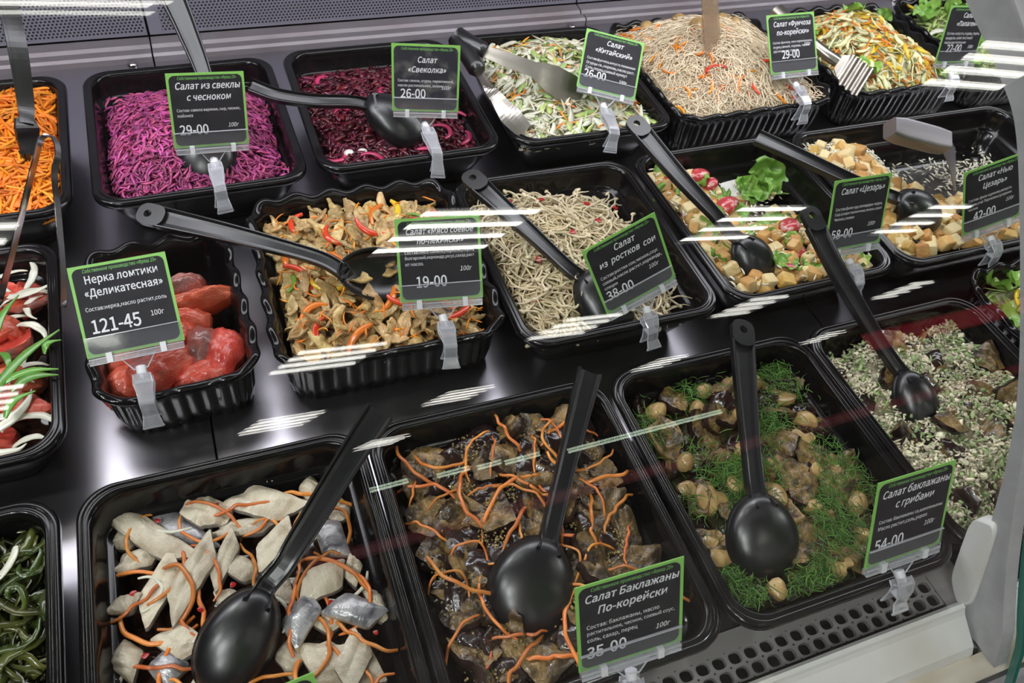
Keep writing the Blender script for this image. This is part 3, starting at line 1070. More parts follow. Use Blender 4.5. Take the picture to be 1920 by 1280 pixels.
def price_card(label, ctr, u, v, title, ingr, price, unit='100г', tsize=0.0088, price_x=-0.026, price_y=-0.0115, psize=0.0135, unit_x=0.013, unit_y=-0.012, worn=False, clip_dx=0.0, clip_tilt=0.0, ty=0.0265, header=True, italic=True, iy=None, isize=0.0042):
    u, v = np.asarray(u, float), np.asarray(v, float)
    u /= np.linalg.norm(u)
    v = v - u * (u @ v)
    v /= np.linalg.norm(v)
    nrm = np.cross(u, v)
    r = empty('price_card', (0, 0, 0), label, 'price card', 'price cards clipped to the trays')
    r.matrix_world = Matrix([[u[0], v[0], nrm[0], ctr[0]], [u[1], v[1], nrm[1], ctr[1]], [u[2], v[2], nrm[2], ctr[2]], [0, 0, 0, 1]])
    h = CW / 2
    mb = MB(); mb.box((0, 0, 0), (CW, CW, 0.0006)); sheet = mb.build('card_sheet', GREEN, r, False)
    mb = MB()
    ring = rr_ring(h - 0.0022, h - 0.0022, 0.005, 8)
    n = len(ring)
    P = np.array([np.c_[ring, np.full(n, 0.0002)], np.c_[ring, np.full(n, 0.00045)]])
    mb.grid(P, closed_v=True); mb.cap(P[1])
    mb.build('dark_field', CARD_WORN if worn else CARD, sheet, False)

    def line(nm, body, size, italic_, bold, align, x, y, m, maxw=None, cond=0.88):
        me, (a, b) = text_mesh(body, size, italic_, bold, align, m, cond=cond)
        if maxw and b - a > maxw:
            k = maxw / (b - a)
            me.transform(Matrix.Diagonal((k, max(k, 0.9), 1, 1)))
        put(nm, me, sheet, (x, y, 0.00065))
    if header:
        line('header_lettering', 'Собственное производство «Фреш 25»', 0.0046, True, False, 'CENTER', 0.001, 0.0315, INKG, 0.052)
    for k, tl in enumerate(title):
        line('title_lettering', tl, tsize, italic, True, 'CENTER', 0.001, ty - k * tsize * 1.12, INK, 0.060)
    y = (iy if iy is not None else ty - len(title) * tsize * 1.12 - 0.0035)
    for k, tl in enumerate(ingr):
        line('ingredient_lettering', tl, isize, False, False, 'LEFT', -0.0285, y - k * isize * 1.15, INK, 0.057)
    line('price_lettering', price, psize, False, True, 'LEFT', price_x, price_y, INK, cond=0.84)
    line('unit_lettering', unit, 0.0058, italic, False, 'LEFT', unit_x, unit_y, INK)
    # clear holder: folded bar over the card's foot, two clips, neck, ball joint, grip
    mb = MB()
    mb.box((0, -h + 0.0065, 0.0016), (CW * 0.97, 0.017, 0.0011))
    mb.box((0, -h + 0.0065, -0.0014), (CW * 0.97, 0.017, 0.0011))
    mb.box((0, -h - 0.0035, 0.0001), (CW * 0.97, 0.0045, 0.0046), mi=1)
    for yy in (-h + 0.0146, -h - 0.0014, -h - 0.0056):
        mb.box((0, yy, 0.0018), (CW * 0.97, 0.0007, 0.0014), mi=2)
    mb.build('clear_bar', [CLEAR, CLEAR2, CEDGE], r, False)
    for sx in (-0.019, 0.019):
        mb = MB(); mb.box((sx, -h - 0.002, 0.0004), (0.0042, 0.0075, 0.0062)); mb.build('bar_clip', MILKY, r, False)
    mb = MB()
    neck = [(-0.012, -h - 0.0045), (0.012, -h - 0.0045), (0.005, -h - 0.0145), (-0.005, -h - 0.0145)]
    P = np.array([[(x, y_, z) for x, y_ in neck] for z in (-0.0012, 0.0012)])
    mb.grid(P, closed_v=True); mb.cap(P[0], flip=True); mb.cap(P[1])
    for (xa, ya), (xb, yb) in zip(neck, neck[1:] + neck[:1]):
        mb.tube([(xa, ya, 0.0012), (xb, yb, 0.0012)], 0.0005, 5, mi=1, up=(0, 0, 1))
    mb.build('neck', [CLEAR, CEDGE], r, False)
    # grip hangs on the tray rim: built in world axes below the neck
    foot = np.asarray(ctr) + v * (-h - 0.015)
    Rw = np.stack([u, v, nrm], 1)
    yaw = math.atan2(u[1], u[0])
    B = np.stack([[math.cos(yaw), math.sin(yaw), 0], [math.sin(yaw) * 0.35, -math.cos(yaw) * 0.35, -0.94], [0, 0, 0]], 1)
    ex = np.array([math.cos(yaw), math.sin(yaw), 0])
    near = [t for t in TR.values() if abs(t.cx - foot[0]) < t.w / 2 + 0.03]
    fy = min(((t.cy - t.d / 2) for t in near), key=lambda q: abs(q - foot[1]))
    knee = np.array([foot[0], fy - 0.0065, 0.0665])
    if foot[1] < fy - 0.004:
        knee = foot + np.array([0, -0.001, -0.004])
    ey = knee - foot
    L1 = np.linalg.norm(ey)
    ey /= L1
    dn = np.array([0.0, -0.12, -0.99])
    gk = (L1 + 0.021) / 0.039
    if clip_tilt:
        dn = dn + ex * math.sin(clip_tilt)
    ez = np.cross(ex, ey) * -1

    def G(x, d, z):
        q = d * gk if d > 0 else d
        w_ = min(max((q - L1 + 0.004) / 0.008, 0.0), 1.0)
        along = ey * min(q, L1) + dn * max(q - L1, 0.0)
        zdir = ez * (1 - w_) + np.cross(ex, dn) * -w_
        return Rw.T @ ((foot + ex * x + along + zdir * z) - np.asarray(ctr))
    mb = MB()
    pts = np.array([G(0, -0.002, 0), G(0, 0.009, 0)])
    mb.tube(pts, [0.0040, 0.0036], 10, up=(0, 0, 1)); mb.build('swivel', MILKY, r)
    mb = MB()
    for z0 in (0.0035, -0.0045):
        outl = [(0.0, 0.0060), (0.006, 0.0068), (0.012, 0.0054), (0.018, 0.0050), (0.022, 0.0050), (0.027, 0.0050), (0.033, 0.0066), (0.035, 0.0074)]
        PL = np.array([[G(-hw, d + 0.004, z0 + (0.004 if d > 0.03 and z0 > 0 else 0)), G(hw, d + 0.004, z0 + (0.004 if d > 0.03 and z0 > 0 else 0)), G(hw, d + 0.004, z0 + 0.0013 + (0.004 if d > 0.03 and z0 > 0 else 0)), G(-hw, d + 0.004, z0 + 0.0013 + (0.004 if d > 0.03 and z0 > 0 else 0))] for d, hw in outl])
        mb.grid(PL, closed_v=True); mb.cap(PL[0], flip=True); mb.cap(PL[-1])
        for c_ in (0, 1):
            mb.tube(PL[:, c_], 0.0006, 5, mi=1, up=(0.3, 0.5, 0.2))
        mb.tube([PL[-1, 0], PL[-1, 1]], 0.0009, 6, mi=1, up=(0, 0.3, 1))
    for d in (0.008, 0.021):
        c_ = [G(sx * 0.0055, d + dd, zz) for sx in (-1, 1) for dd in (0, 0.0022) for zz in (-0.0035, 0.0038)]
        mb.add(c_, [(0, 1, 3, 2), (4, 6, 7, 5), (0, 4, 5, 1), (2, 3, 7, 6), (0, 2, 6, 4), (1, 5, 7, 3)], 1)
    mb.build('spring_grip', [CLEAR2, CEDGE], r, False)
    return r


price_card('green-edged price card 121-45 in front of the small salmon tray', (0.1195, 0.3116, 0.1075), (0.999, -0.0146, 0.0425), (-0.0152, 0.7799, 0.6258),
           ['Нерка ломтики', '«Деликатесная»'], ['Состав:нерка,масло растит,соль'], '121-45', psize=0.0150, price_x=-0.0275, price_y=-0.0065, unit_x=0.015, unit_y=-0.0075, italic=False, tsize=0.0088, iy=0.003, isize=0.0050)
price_card('green-edged price card 19-00 in front of the soy meat tray', (0.3592, 0.2938, 0.1168), (0.9829, -0.1801, 0.0368), (0.0717, 0.5602, 0.8253),
           ['Салат «Мясо соевое', 'по-пекински»'], ['Состав:мясо соевое,морковь,перец', 'болгарский,кориандр,уксус,сахар,раст', 'ит масло.'], '19-00', price_x=-0.021, price_y=-0.013, unit_x=0.016, unit_y=-0.0065, tsize=0.0072, iy=0.0085)
price_card('tilted price card 38-00 in front of the bean sprout tray', (0.5137, 0.2488, 0.1166), (0.9261, 0.0822, 0.3682), (-0.3734, 0.3392, 0.8634),
           ['Салат', 'из  ростков  сои'], ['Состав:ростки сои,чеснок,соус', 'соевый,масло растит,кориандр,', 'специи'], '38-00', price_x=-0.029, price_y=-0.0125, unit_x=0.014, unit_y=-0.0085, isize=0.0046, clip_tilt=0.12)
price_card('price card 58-00 in front of the crouton and lettuce tray', (0.7618, 0.26, 0.1171), (0.9992, 0.0179, -0.0351), (0.0247, 0.408, 0.9127),
           ['Салат «Цезарь»'], ['Состав:филе кур,помидоры черри,', 'Сыр,сухари пшеничные,зелень салат', 'Чеснок,сливки'], '58-00', price_x=-0.029, price_y=-0.0135, unit_x=0.014, unit_y=-0.0105, iy=0.008)
price_card('price card 42-00 in front of the crouton and cheese tray', (0.9268, 0.2529, 0.1151), (0.972, -0.0123, 0.2348), (-0.2092, 0.4102, 0.8876),
           ['Салат «Нью', 'Цезарь»'], ['Состав: филе куриное,капуста', 'пекин,сыр Пармезан,сухарики', 'чеснок'], '42-00', price_x=-0.022, price_y=-0.012, unit_x=0.015, unit_y=-0.008)
price_card('price card 35-00 in front of the aubergine and carrot tray', (0.3806, -0.0265, 0.1167), (0.9974, -0.0418, 0.0592), (-0.0371, 0.4077, 0.9123),
           ['Салат Баклажаны', 'По-корейски'], ['Состав: баклажаны, масло', 'растительное, чеснок, соевый соус,', 'соль, сахар, перец'], '35-00', price_x=-0.029, price_y=-0.0150, unit_x=0.016, unit_y=-0.0125, tsize=0.0090, isize=0.0046)
price_card('price card 54-00 in front of the dill and mushroom tray', (0.5989, -0.0215, 0.1146), (0.9992, 0.0075, -0.0383), (0.0305, 0.4636, 0.8855),
           ['Салат баклажаны', 'с грибами'], ['Состав: баклажаны св,шампиньоны', 'Масло растит,соль,укроп'], '54-00', price_x=-0.029, price_y=-0.0125, unit_x=0.014, unit_y=-0.0085, isize=0.0045, clip_dx=-0.02)
price_card('green-edged price card 29-00 in front of the purple beetroot tray', (0.207, 0.5354, 0.1192), (0.9848, 0.1123, -0.1327), (0.095, 0.2916, 0.9518),
           ['Салат из свеклы', 'с чесноком'], ['Состав: свекла вареная, сыр, чеснок,', 'майонез'], '29-00', price_x=-0.028, price_y=-0.0125, unit_x=0.016, unit_y=-0.0125, tsize=0.0092)
price_card('worn grey-blotched price card 26-00 in front of the dark red beetroot tray', (0.4215, 0.5485, 0.1207), (0.9678, -0.2514, 0.01), (0.0483, 0.2245, 0.9733),
           ['Салат', '«Свеколка»'], ['Состав: свекла, огурец  маринованый,', 'масло растительное, зелень'], '26-00', price_x=-0.026, price_y=-0.0105, unit_x=0.016, unit_y=-0.0065, worn=True, ty=0.0225)
price_card('tilted price card 26-00 in front of the shredded cabbage tray', (0.6434, 0.5627, 0.1058), (0.913, -0.3853, -0.1342), (0.3863, 0.7105, 0.5883),
           ['Салат', '«Китайский»'], ['Состав:фунчоза,капуста пекинская', 'Огурцы св.,морковь,масло раст.', 'Соль,перец,соевый кунжут'], '26-00', price_x=-0.029, price_y=-0.0115, unit_x=0.012, unit_y=-0.0155, isize=0.0047, clip_tilt=-0.15)
price_card('price card 29-00 in front of the glass noodle tray', (0.8871, 0.5589, 0.1119), (1.0, -0.0095, 0.0016), (0.0051, 0.6604, 0.7509),
           ['Салат «Фунчоза', 'по-корейски»'], ['Состав: фунчоза, мясо маринованное,', 'огурец свежий, морковь, чеснок', 'растительное, специи'], '29-00', price_x=-0.017, price_y=-0.0075, unit_x=0.016, unit_y=0.000, psize=0.0135, clip_tilt=-0.2)
price_card('price card 22-00 in front of the leafy green salad, partly behind the bracket', (1.1292, 0.5301, 0.118), (0.9972, -0.0171, -0.0726), (0.0741, 0.3432, 0.9363),
           ['Салат', '«Папаген»'], ['Состав: капуста, огурец, перец', 'кукуруза, салат листовой', 'масло растительное'], '22-00', price_x=-0.022, price_y=-0.0115, unit_x=0.014, unit_y=-0.0125, clip_tilt=-0.2, isize=0.0047)

_pc = at(473, 1308, 0.150)
price_card('price card with a green border at the bottom edge, in front of the herring tray', tuple(_pc - np.array([0.0, 0.41, 0.91]) * 0.0345), (0.985, 0.06, 0.10), (-0.05, 0.41, 0.91), [], [], '', unit='', header=False)

# ------------------------------------------------------------------ food: helpers
RI = ([0.0036, 0.008, 0.022, 0.0335, 0.0375, 0.05, 0.06, 0.09], [0.042, 0.027, 0.021, 0.018, 0.0125, 0.0112, 0.010, 0.010])
WI = ([0.0038, 0.006, 0.022, 0.034, 0.052, 0.06, 0.09], [0.037, 0.027, 0.0185, 0.015, 0.0105, 0.009, 0.009])


def smooth_noise(seed, k=10, lo=2.0, hi=7.0):
    g = np.random.default_rng(seed)
    fr = g.uniform(lo, hi, k)
    an = g.uniform(0, 2 * math.pi, k)
    ph = g.uniform(0, 2 * math.pi, k)

    def f(s, t):
        s, t = np.asarray(s, float), np.asarray(t, float)
        o = 0
        for a, b, c in zip(fr, an, ph):
            o = o + np.cos(a * (s * math.cos(b) + t * math.sin(b)) + c)
        return o / math.sqrt(k)
    return f


def tw(t, s, v, z):
    """Tray spot (s, v in -1..1 across the inside, height z) -> world; s right, v back."""
    s, v, z = np.broadcast_arrays(np.asarray(s, float), np.asarray(v, float), np.asarray(z, float))
    I = WI if t.wavy else RI
    ins = np.interp(z, I[0], I[1])
    a, b = t.w / 2 - ins, t.d / 2 - ins
    x, y = s * a, v * b
    r = 0.020
    ex, ey = np.abs(x) - (a - r), np.abs(y) - (b - r)
    m = (ex > 0) & (ey > 0)
    q = np.hypot(np.maximum(ex, 0), np.maximum(ey, 0)) + 1e-9
    k = np.where(m & (q > r), r / q, 1.0)
    x = np.where(m, np.sign(x) * ((a - r) + ex * k), x)
    y = np.where(m, np.sign(y) * ((b - r) + ey * k), y)
    c, sn = math.cos(t.a), math.sin(t.a)
    return np.stack([t.cx + x * c - y * sn, t.cy + x * sn + y * c, z], -1)


def st_of(t, p):
    dx, dy = p[0] - t.cx, p[1] - t.cy
    c, sn = math.cos(t.a), math.sin(t.a)
    return (dx * c + dy * sn) / (t.w / 2 - 0.018), (-dx * sn + dy * c) / (t.d / 2 - 0.018)


def fast(name, V, Q, mats):
    me = bpy.data.meshes.new(name)
    me.from_pydata(np.ascontiguousarray(V).tolist(), [], np.ascontiguousarray(Q).tolist())
    for m in (mats if isinstance(mats, (list, tuple)) else [mats]):
        me.materials.append(m)
    me.polygons.foreach_set('use_smooth', np.ones(len(me.polygons), bool))
    return me


def bed(name, t, m, label, cat, drop=0.004, amp=0.0015, n=70, seed=0, lo=14, hi=40, where=None):
    """The massed bottom of a salad: one uneven surface filling the tray."""
    g = np.linspace(-1, 1, n)
    s, v = np.meshgrid(g, g, indexing='ij')
    f = smooth_noise(seed, 14, lo, hi)
    z = np.maximum(t.h(s, v) - drop + amp * f(s, v), 0.0052)
    P = tw(t, s * 0.995, v * 0.995, z)
    idx = np.arange(n * n).reshape(n, n)
    Q = np.stack([idx[:-1, :-1], idx[1:, :-1], idx[1:, 1:], idx[:-1, 1:]], -1).reshape(-1, 4)
    o = put(name, fast(name, P.reshape(-1, 3), Q, m))
    return tag(o, label, cat, kind='stuff')


def strands(name, t, m, label, cat, n, L, wd, th=None, seg=7, curl=0.5, layer=0.006, ns=4, seed=1, mask=None, wav=0.0, ext=0.97, sag=0.0, taper=True, group=None, tilt=0.0):
    """Uncountable shreds, noodles or fronds: many thin tubes lying over the tray's heap, one object."""
    g = np.random.default_rng(seed)
    th = th or wd
    s = g.uniform(-ext, ext, n * 3)
    v = g.uniform(-ext, ext, n * 3)
    if mask is not None:
        ok = g.uniform(size=n * 3) < mask(s, v)
        s, v = s[ok], v[ok]
    P0 = tw(t, s, v, t.h(s, v))
    ok = np.ones(len(s), bool)
    for a, b, r in KEEP:
        ok &= (P0[:, 0] - a) ** 2 + (P0[:, 1] - b) ** 2 > (r * 0.95) ** 2
    s, v = s[ok][:n], v[ok][:n]
    n = len(s)
    a0 = g.uniform(0, 2 * math.pi, n)
    ln = L * g.uniform(0.55, 1.25, n)
    kap = g.normal(0, curl, n)
    k = np.linspace(-0.5, 0.5, seg)
    ang = a0[:, None] + kap[:, None] * k[None] * 2 + (wav * np.sin(k[None] * 9 + g.uniform(0, 6, n)[:, None]) if wav else 0)
    st = ln[:, None] / seg
    dx = np.cumsum(np.cos(ang) * st, 1)
    dy = np.cumsum(np.sin(ang) * st, 1)
    dx -= dx.mean(1, keepdims=True)
    dy -= dy.mean(1, keepdims=True)
    S_ = np.clip(s[:, None] + dx / (t.w / 2 - 0.016), -0.985, 0.985)
    V_ = np.clip(v[:, None] + dy / (t.d / 2 - 0.016), -0.985, 0.985)
    zz = t.h(S_, V_) + (g.uniform(-0.5, 1, n)[:, None]) * layer + g.normal(0, tilt, n)[:, None] * k[None] * ln[:, None] - sag * (k[None] ** 2) * ln[:, None] * 4 * g.uniform(0, 1, n)[:, None]
    zz = np.maximum(zz, 0.006)
    P = tw(t, S_, V_, zz)
    T = np.gradient(P, axis=1)
    T /= np.linalg.norm(T, axis=2, keepdims=True) + 1e-9
    up = np.zeros_like(T)
    rl = g.uniform(0, 2 * math.pi, n)
    up[..., 0] = np.cos(rl)[:, None] * 0.8
    up[..., 1] = np.sin(rl)[:, None] * 0.8
    up[..., 2] = 1
    A_ = np.cross(T, up)
    A_ /= np.linalg.norm(A_, axis=2, keepdims=True) + 1e-9
    B_ = np.cross(A_, T)
    tp = np.sqrt(np.clip(1.04 - (2 * k) ** 2, 0.03, 1)) if taper else np.ones(seg)
    ws = g.uniform(0.75, 1.3, n)
    al = np.arange(ns) * 2 * math.pi / ns + math.pi / ns
    V = P[:, :, None] + (tp[None, :, None, None] * ws[:, None, None, None]) * (wd / 2 * 1.3 * np.cos(al)[None, None, :, None] * A_[:, :, None] + th / 2 * 1.3 * np.sin(al)[None, None, :, None] * B_[:, :, None])
    base = np.arange(n * seg * ns).reshape(n, seg, ns)
    nx = np.roll(base, -1, 2)
    Q = np.stack([base[:, :-1], nx[:, :-1], nx[:, 1:], base[:, 1:]], -1).reshape(-1, 4)
    o = put(name, fast(name, V.reshape(-1, 3), Q, m))
    return tag(o, label, cat, group, 'stuff')


def slab_mesh(name, outline, top, bot, mats, bend=(0.0, 0.0), rough=0.0006, seed=0, crease=0.0, rings=9, sub=7, puff=0.35, twist=0.0, lowf=(180, 800), soft=0):
    """Puffy slab from a 2D outline: top face material 0, underside and edge material 1 when given."""
    o = np.asarray(outline, float)
    for _ in range(soft):
        nx = np.roll(o, -1, 0)
        o = np.stack([o * 0.75 + nx * 0.25, o * 0.25 + nx * 0.75], 1).reshape(-1, 2)
    if soft:
        sub = max(1, sub // 3)
    pts = []
    n = len(o)
    for i in range(n):
        p, q = o[i], o[(i + 1) % n]
        for k in range(sub):
            pts.append(p + (q - p) * ((k + 0.5) / sub))
    o = np.array(pts)
    f1, f2 = smooth_noise(seed, 8, *lowf), smooth_noise(seed + 50, 12, 900, 2600)
    ctr = o.mean(0)
    o = o + (o - ctr) / (np.linalg.norm(o - ctr, axis=1)[:, None] + 1e-9) * (rough * 0.35 * f2(o[:, 0], o[:, 1]))[:, None]

    def ringpts(r, sgn, zc):
        p = ctr + (o - ctr) * r
        z = zc * np.ones(len(p))
        z = z + rough * (f1(p[:, 0], p[:, 1]) + 0.35 * f2(p[:, 0], p[:, 1]) * (sgn > 0)) * (0.35 + 0.65 * r)
        if crease and sgn > 0:
            z -= crease * np.exp(-(p[:, 1] / 0.0016) ** 2)
        z = z + bend[0] * p[:, 0] ** 2 + bend[1] * p[:, 1] ** 2 + twist * p[:, 0] * p[:, 1]
        return np.c_[p, z]
    R_ = []
    for k in range(rings + 1):
        r = k / rings
        r = max(r, 0.03)
        R_.append(ringpts(r, 1, top * (1 - puff * r ** 3)))
    R_.append(ringpts(1.03, 0, (top * (1 - puff) - bot) * 0.5))
    nt_ = len(R_)
    for k in range(rings, -1, -1):
        r = max(k / rings, 0.03)
        R_.append(ringpts(r * 0.99, -1, -bot))
    mb = MB()
    P = np.array(R_)
    mb.grid(P[:nt_ - 1], closed_v=True, mi=0)
    mb.grid(P[nt_ - 2:], closed_v=True, mi=1 if len(mats) > 1 else 0)
    mb.cap(P[0], 0)
    mb.cap(P[-1], 1 if len(mats) > 1 else 0, True)
    return mb.mesh(name, mats)


def squad_mesh(name, sx, sy, sz, e, m, rough=0.0, seed=0, nu=16, nv=20, bend=0.0, lowf=(60, 220), e2=None):
    """Rounded box / boulder (superellipsoid with noise)."""
    e2 = e if e2 is None else e2
    u = np.linspace(-math.pi / 2, math.pi / 2, nu)
    v = np.arange(nv) * 2 * math.pi / nv

    def sg(a, p):
        return np.sign(a) * np.abs(a) ** p
    cu, su = sg(np.cos(u), e2), sg(np.sin(u), e2)
    cv, sv = sg(np.cos(v), e), sg(np.sin(v), e)
    P = np.stack([sx * cu[:, None] * cv[None], sy * cu[:, None] * sv[None], sz * su[:, None] * np.ones(nv)[None]], -1)
    if rough:
        f1, f2, f3 = (smooth_noise(seed + k, 8, *lowf) for k in range(3))
        d = rough * (f1(P[..., 0] + P[..., 2], P[..., 1]) + f2(P[..., 1], P[..., 2] - P[..., 0])) * 0.7
        nn = P / (np.linalg.norm(P, axis=-1, keepdims=True) + 1e-9)
        P = P + nn * d[..., None]
    if bend:
        P[..., 2] += bend * P[..., 0] ** 2
    mb = MB().grid(P, closed_v=True)
    return mb.mesh(name, m)


def ribbon_mesh(name, path, w, t, m, up=(0, 0, 1), n=24):
    """Flat strip: elliptical section, tapering ends; w a number or list along the path."""
    pts = bez(path, n)
    k = len(pts)
    if np.isscalar(w):
        x = np.linspace(-1, 1, k)
        wd = w * np.clip(np.sqrt(np.clip(1.25 - x ** 2, 0.04, 1)), 0, 1) ** 0.7
    else:
        wd = np.interp(np.linspace(0, 1, k), np.linspace(0, 1, len(w)), w)
    al = np.arange(8) * math.pi / 4
    prof = np.stack([np.cos(al) * 0.5, np.sin(al) * t / 2], 1)
    mb = MB()
    mb.sweep(pts, prof, up, width=wd)
    return mb.mesh(name, m)


def arc_path(R_, deg, n=7, lift=0.0, seed=0, wob=0.0):
    g = np.random.default_rng(seed)
    a = np.radians(np.linspace(-deg / 2, deg / 2, n))
    P = np.stack([R_ * np.sin(a), R_ * (np.cos(a) - 1), lift * np.sin(np.linspace(0, math.pi, n))], 1)
    P += g.normal(0, wob, P.shape)
    return P - P.mean(0)


REG = {(-1, 1): 'in the back left corner of', (0, 1): 'along the back of', (1, 1): 'in the back right corner of', (-1, 0): 'along the left side of', (0, 0): 'in the middle of', (1, 0): 'along the right side of',
       (-1, -1): 'in the front left corner of', (0, -1): 'along the front of', (1, -1): 'in the front right corner of'}


def region(t, s, v):
    q = lambda a: -1 if a < -0.36 else (1 if a > 0.36 else 0)
    return REG[(q(s), q(v))]


def piece(name, me, t, what, where, cat, group, p, yaw=0.0, tilt=0.0, tdir=0.0, roll=0.0, scale=(1, 1, 1)):
    """One lifted-away-able piece of food as its own object."""
    o = bpy.data.objects.new(name, me)
    COL.objects.link(o)
    M = Matrix.Rotation(tdir, 4, 'Z') @ Matrix.Rotation(tilt, 4, 'X') @ Matrix.Rotation(-tdir, 4, 'Z') @ Matrix.Rotation(yaw, 4, 'Z') @ Matrix.Rotation(roll, 4, 'X')
    o.matrix_world = Matrix.Translation(Vector([float(x) for x in p])) @ M @ Matrix.Diagonal((*scale, 1))
    s, v = st_of(t, p)
    tag(o, '%s %s %s' % (what, region(t, s, v), where), cat, group)
    return o


def jitter(n, seed, ext=0.9, mask=None):
    """n well spread spots in -ext..ext."""
    g = np.random.default_rng(seed)
    out = []
    cand = g.uniform(-ext, ext, (n * 25, 2))
    if mask is not None:
        cand = cand[g.uniform(size=len(cand)) < mask(cand[:, 0], cand[:, 1])]
    pts = [cand[0]]
    i = 1
    while len(pts) < n and i + 8 < len(cand):
        c = cand[i:i + 8]
        i += 8
        P = np.array(pts)
        d = np.min(np.hypot(c[:, None, 0] - P[None, :, 0], c[:, None, 1] - P[None, :, 1]), 1)
        pts.append(c[np.argmax(d)])
    return np.array(pts)


_rad = {}


def scatter(t, name, meshes, n, what, where, cat, group, seed, z0=0.001, layer=0.003, tilt=0.35, ext=0.88, mask=None, scl=(0.85, 1.15), flip=0.0, yaw=None):
    g = np.random.default_rng(seed + 1000)
    for i, (s, v) in enumerate(jitter(n, seed, ext, mask)):
        me = meshes[int(g.integers(len(meshes)))]
        k = g.uniform(*scl)
        if me.name not in _rad:
            _rad[me.name] = max((q.co.x ** 2 + q.co.y ** 2) ** 0.5 for q in me.vertices)
        rr = _rad[me.name] * k * 0.72
        s = max(-1, min(1, s))
        ls, lv = max(0.2, 1 - rr / (t.w / 2 - 0.016)), max(0.2, 1 - rr / (t.d / 2 - 0.016))
        s, v = max(-ls, min(ls, s)), max(-lv, min(lv, v))
        z = float(t.h(s, v)) + z0 + g.uniform(0, layer)
        p = tw(t, s, v, z)
        if any((p[0] - a) ** 2 + (p[1] - b) ** 2 < r * r for a, b, r in KEEP):
            continue
        ya = g.uniform(0, 2 * math.pi) if yaw is None else g.normal(*yaw)
        piece(name, me, t, what, where, cat, group, p, ya, g.normal(0, tilt), g.uniform(0, 6.28), math.pi if g.uniform() < flip else 0.0, (k, k, k))


def poly(n, a, b, seed, jag=0.18):
    g = np.random.default_rng(seed)
    th_ = (np.arange(n) + g.uniform(-0.25, 0.25, n)) * 2 * math.pi / n
    r = 1 + g.uniform(-jag, jag, n)
    return np.stack([a * r * np.cos(th_), b * r * np.sin(th_)], 1)

# food surfaces
FISH = mat('herring_flesh', (0.62, 0.55, 0.42), rough=0.36, coat=0.2, col2=(0.40, 0.32, 0.22), scale=75, detail=7, lo=0.45, hi=0.72, vary=0.15, bump=0.35, bscale=650)
FSKIN = mat('herring_silver_skin', (0.42, 0.41, 0.42), rough=0.3, metal=0.3, coat=0.3, col2=(0.12, 0.12, 0.14), scale=95, detail=6, lo=0.46, hi=0.70, vary=0.15, bump=0.2, bscale=500)
FEDGE = mat('herring_edge', (0.38, 0.33, 0.28), rough=0.35, coat=0.3, col2=(0.25, 0.22, 0.2), scale=100)
CARR = mat('carrot_orange', (0.60, 0.155, 0.028), rough=0.32, coat=0.25, col2=(0.70, 0.25, 0.05), scale=90, vary=0.28, hue=0.012)
CARRI = mat('grated_carrot_orange', (0.86, 0.27, 0.018), rough=0.38, coat=0.15, vary=0.28, hue=0.014, rnd='island')
ONION = mat('onion_white', (0.74, 0.72, 0.62), rough=0.25, coat=0.4, col2=(0.66, 0.66, 0.50), scale=50, vary=0.1, sss=0.0)
REDFL = mat('pepper_flake_red', (0.36, 0.012, 0.012), rough=0.3, coat=0.3)
AUBF = mat('aubergine_flesh', (0.24, 0.150, 0.052), rough=0.36, coat=0.25, col2=(0.045, 0.027, 0.012), scale=95, detail=6, lo=0.40, hi=0.60, vary=0.35, bump=0.7, bscale=330)
AUBS = mat('aubergine_skin', (0.014, 0.008, 0.008), rough=0.2, coat=0.35, col2=(0.035, 0.018, 0.015), scale=60, bump=0.3, bscale=150)
AUBB = mat('aubergine_marinade', (0.025, 0.016, 0.010), rough=0.25, coat=0.3, col2=(0.08, 0.05, 0.025), scale=70, detail=6, bump=0.8, bscale=160)
SEED = mat('seed_tan', (0.36, 0.27, 0.11), rough=0.4, vary=0.25, rnd='island')
MUSH = mat('mushroom_tan', (0.50, 0.34, 0.14), rough=0.34, coat=0.25, col2=(0.30, 0.18, 0.065), scale=75, detail=5, vary=0.15)
DILL = mat('dill_green', (0.085, 0.20, 0.028), rough=0.4, coat=0.2, vary=0.5, hue=0.02, rnd='island')
WEED = mat('seaweed_green', (0.040, 0.058, 0.010), rough=0.2, coat=0.6, vary=0.6, hue=0.03, rnd='island', col2=(0.085, 0.095, 0.022), scale=40)
SALM = mat('salmon_red', (0.52, 0.066, 0.032), rough=0.34, coat=0.4, col2=(0.66, 0.15, 0.085), scale=55, detail=4, lo=0.42, hi=0.7, vary=0.2, hue=0.008, bump=0.35, bscale=520)
SALMD = mat('salmon_dark_skin', (0.22, 0.11, 0.10), rough=0.3, coat=0.5, col2=(0.42, 0.10, 0.07), scale=60, bump=0.4, bscale=260)
SCAL = mat('scallion_green', (0.085, 0.26, 0.03), rough=0.28, coat=0.4, col2=(0.20, 0.42, 0.09), scale=40, vary=0.2, aniso=True)
OIL = mat('dark_oil', (0.03, 0.012, 0.008), rough=0.06, spec=0.6)
SOY = mat('soy_meat_beige', (0.64, 0.46, 0.21), rough=0.36, coat=0.25, col2=(0.40, 0.255, 0.095), scale=120, detail=6, vary=0.28, hue=0.01, bump=0.6, bscale=380)
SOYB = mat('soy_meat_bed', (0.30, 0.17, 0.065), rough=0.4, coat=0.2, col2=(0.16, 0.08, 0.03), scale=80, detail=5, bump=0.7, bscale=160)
PEPR = mat('pepper_red', (0.68, 0.055, 0.018), rough=0.2, coat=0.5, vary=0.2)
PEPO = mat('pepper_orange', (0.78, 0.20, 0.02), rough=0.2, coat=0.5, vary=0.2)
PEPY = mat('pepper_yellow', (0.75, 0.50, 0.03), rough=0.2, coat=0.5, vary=0.15)
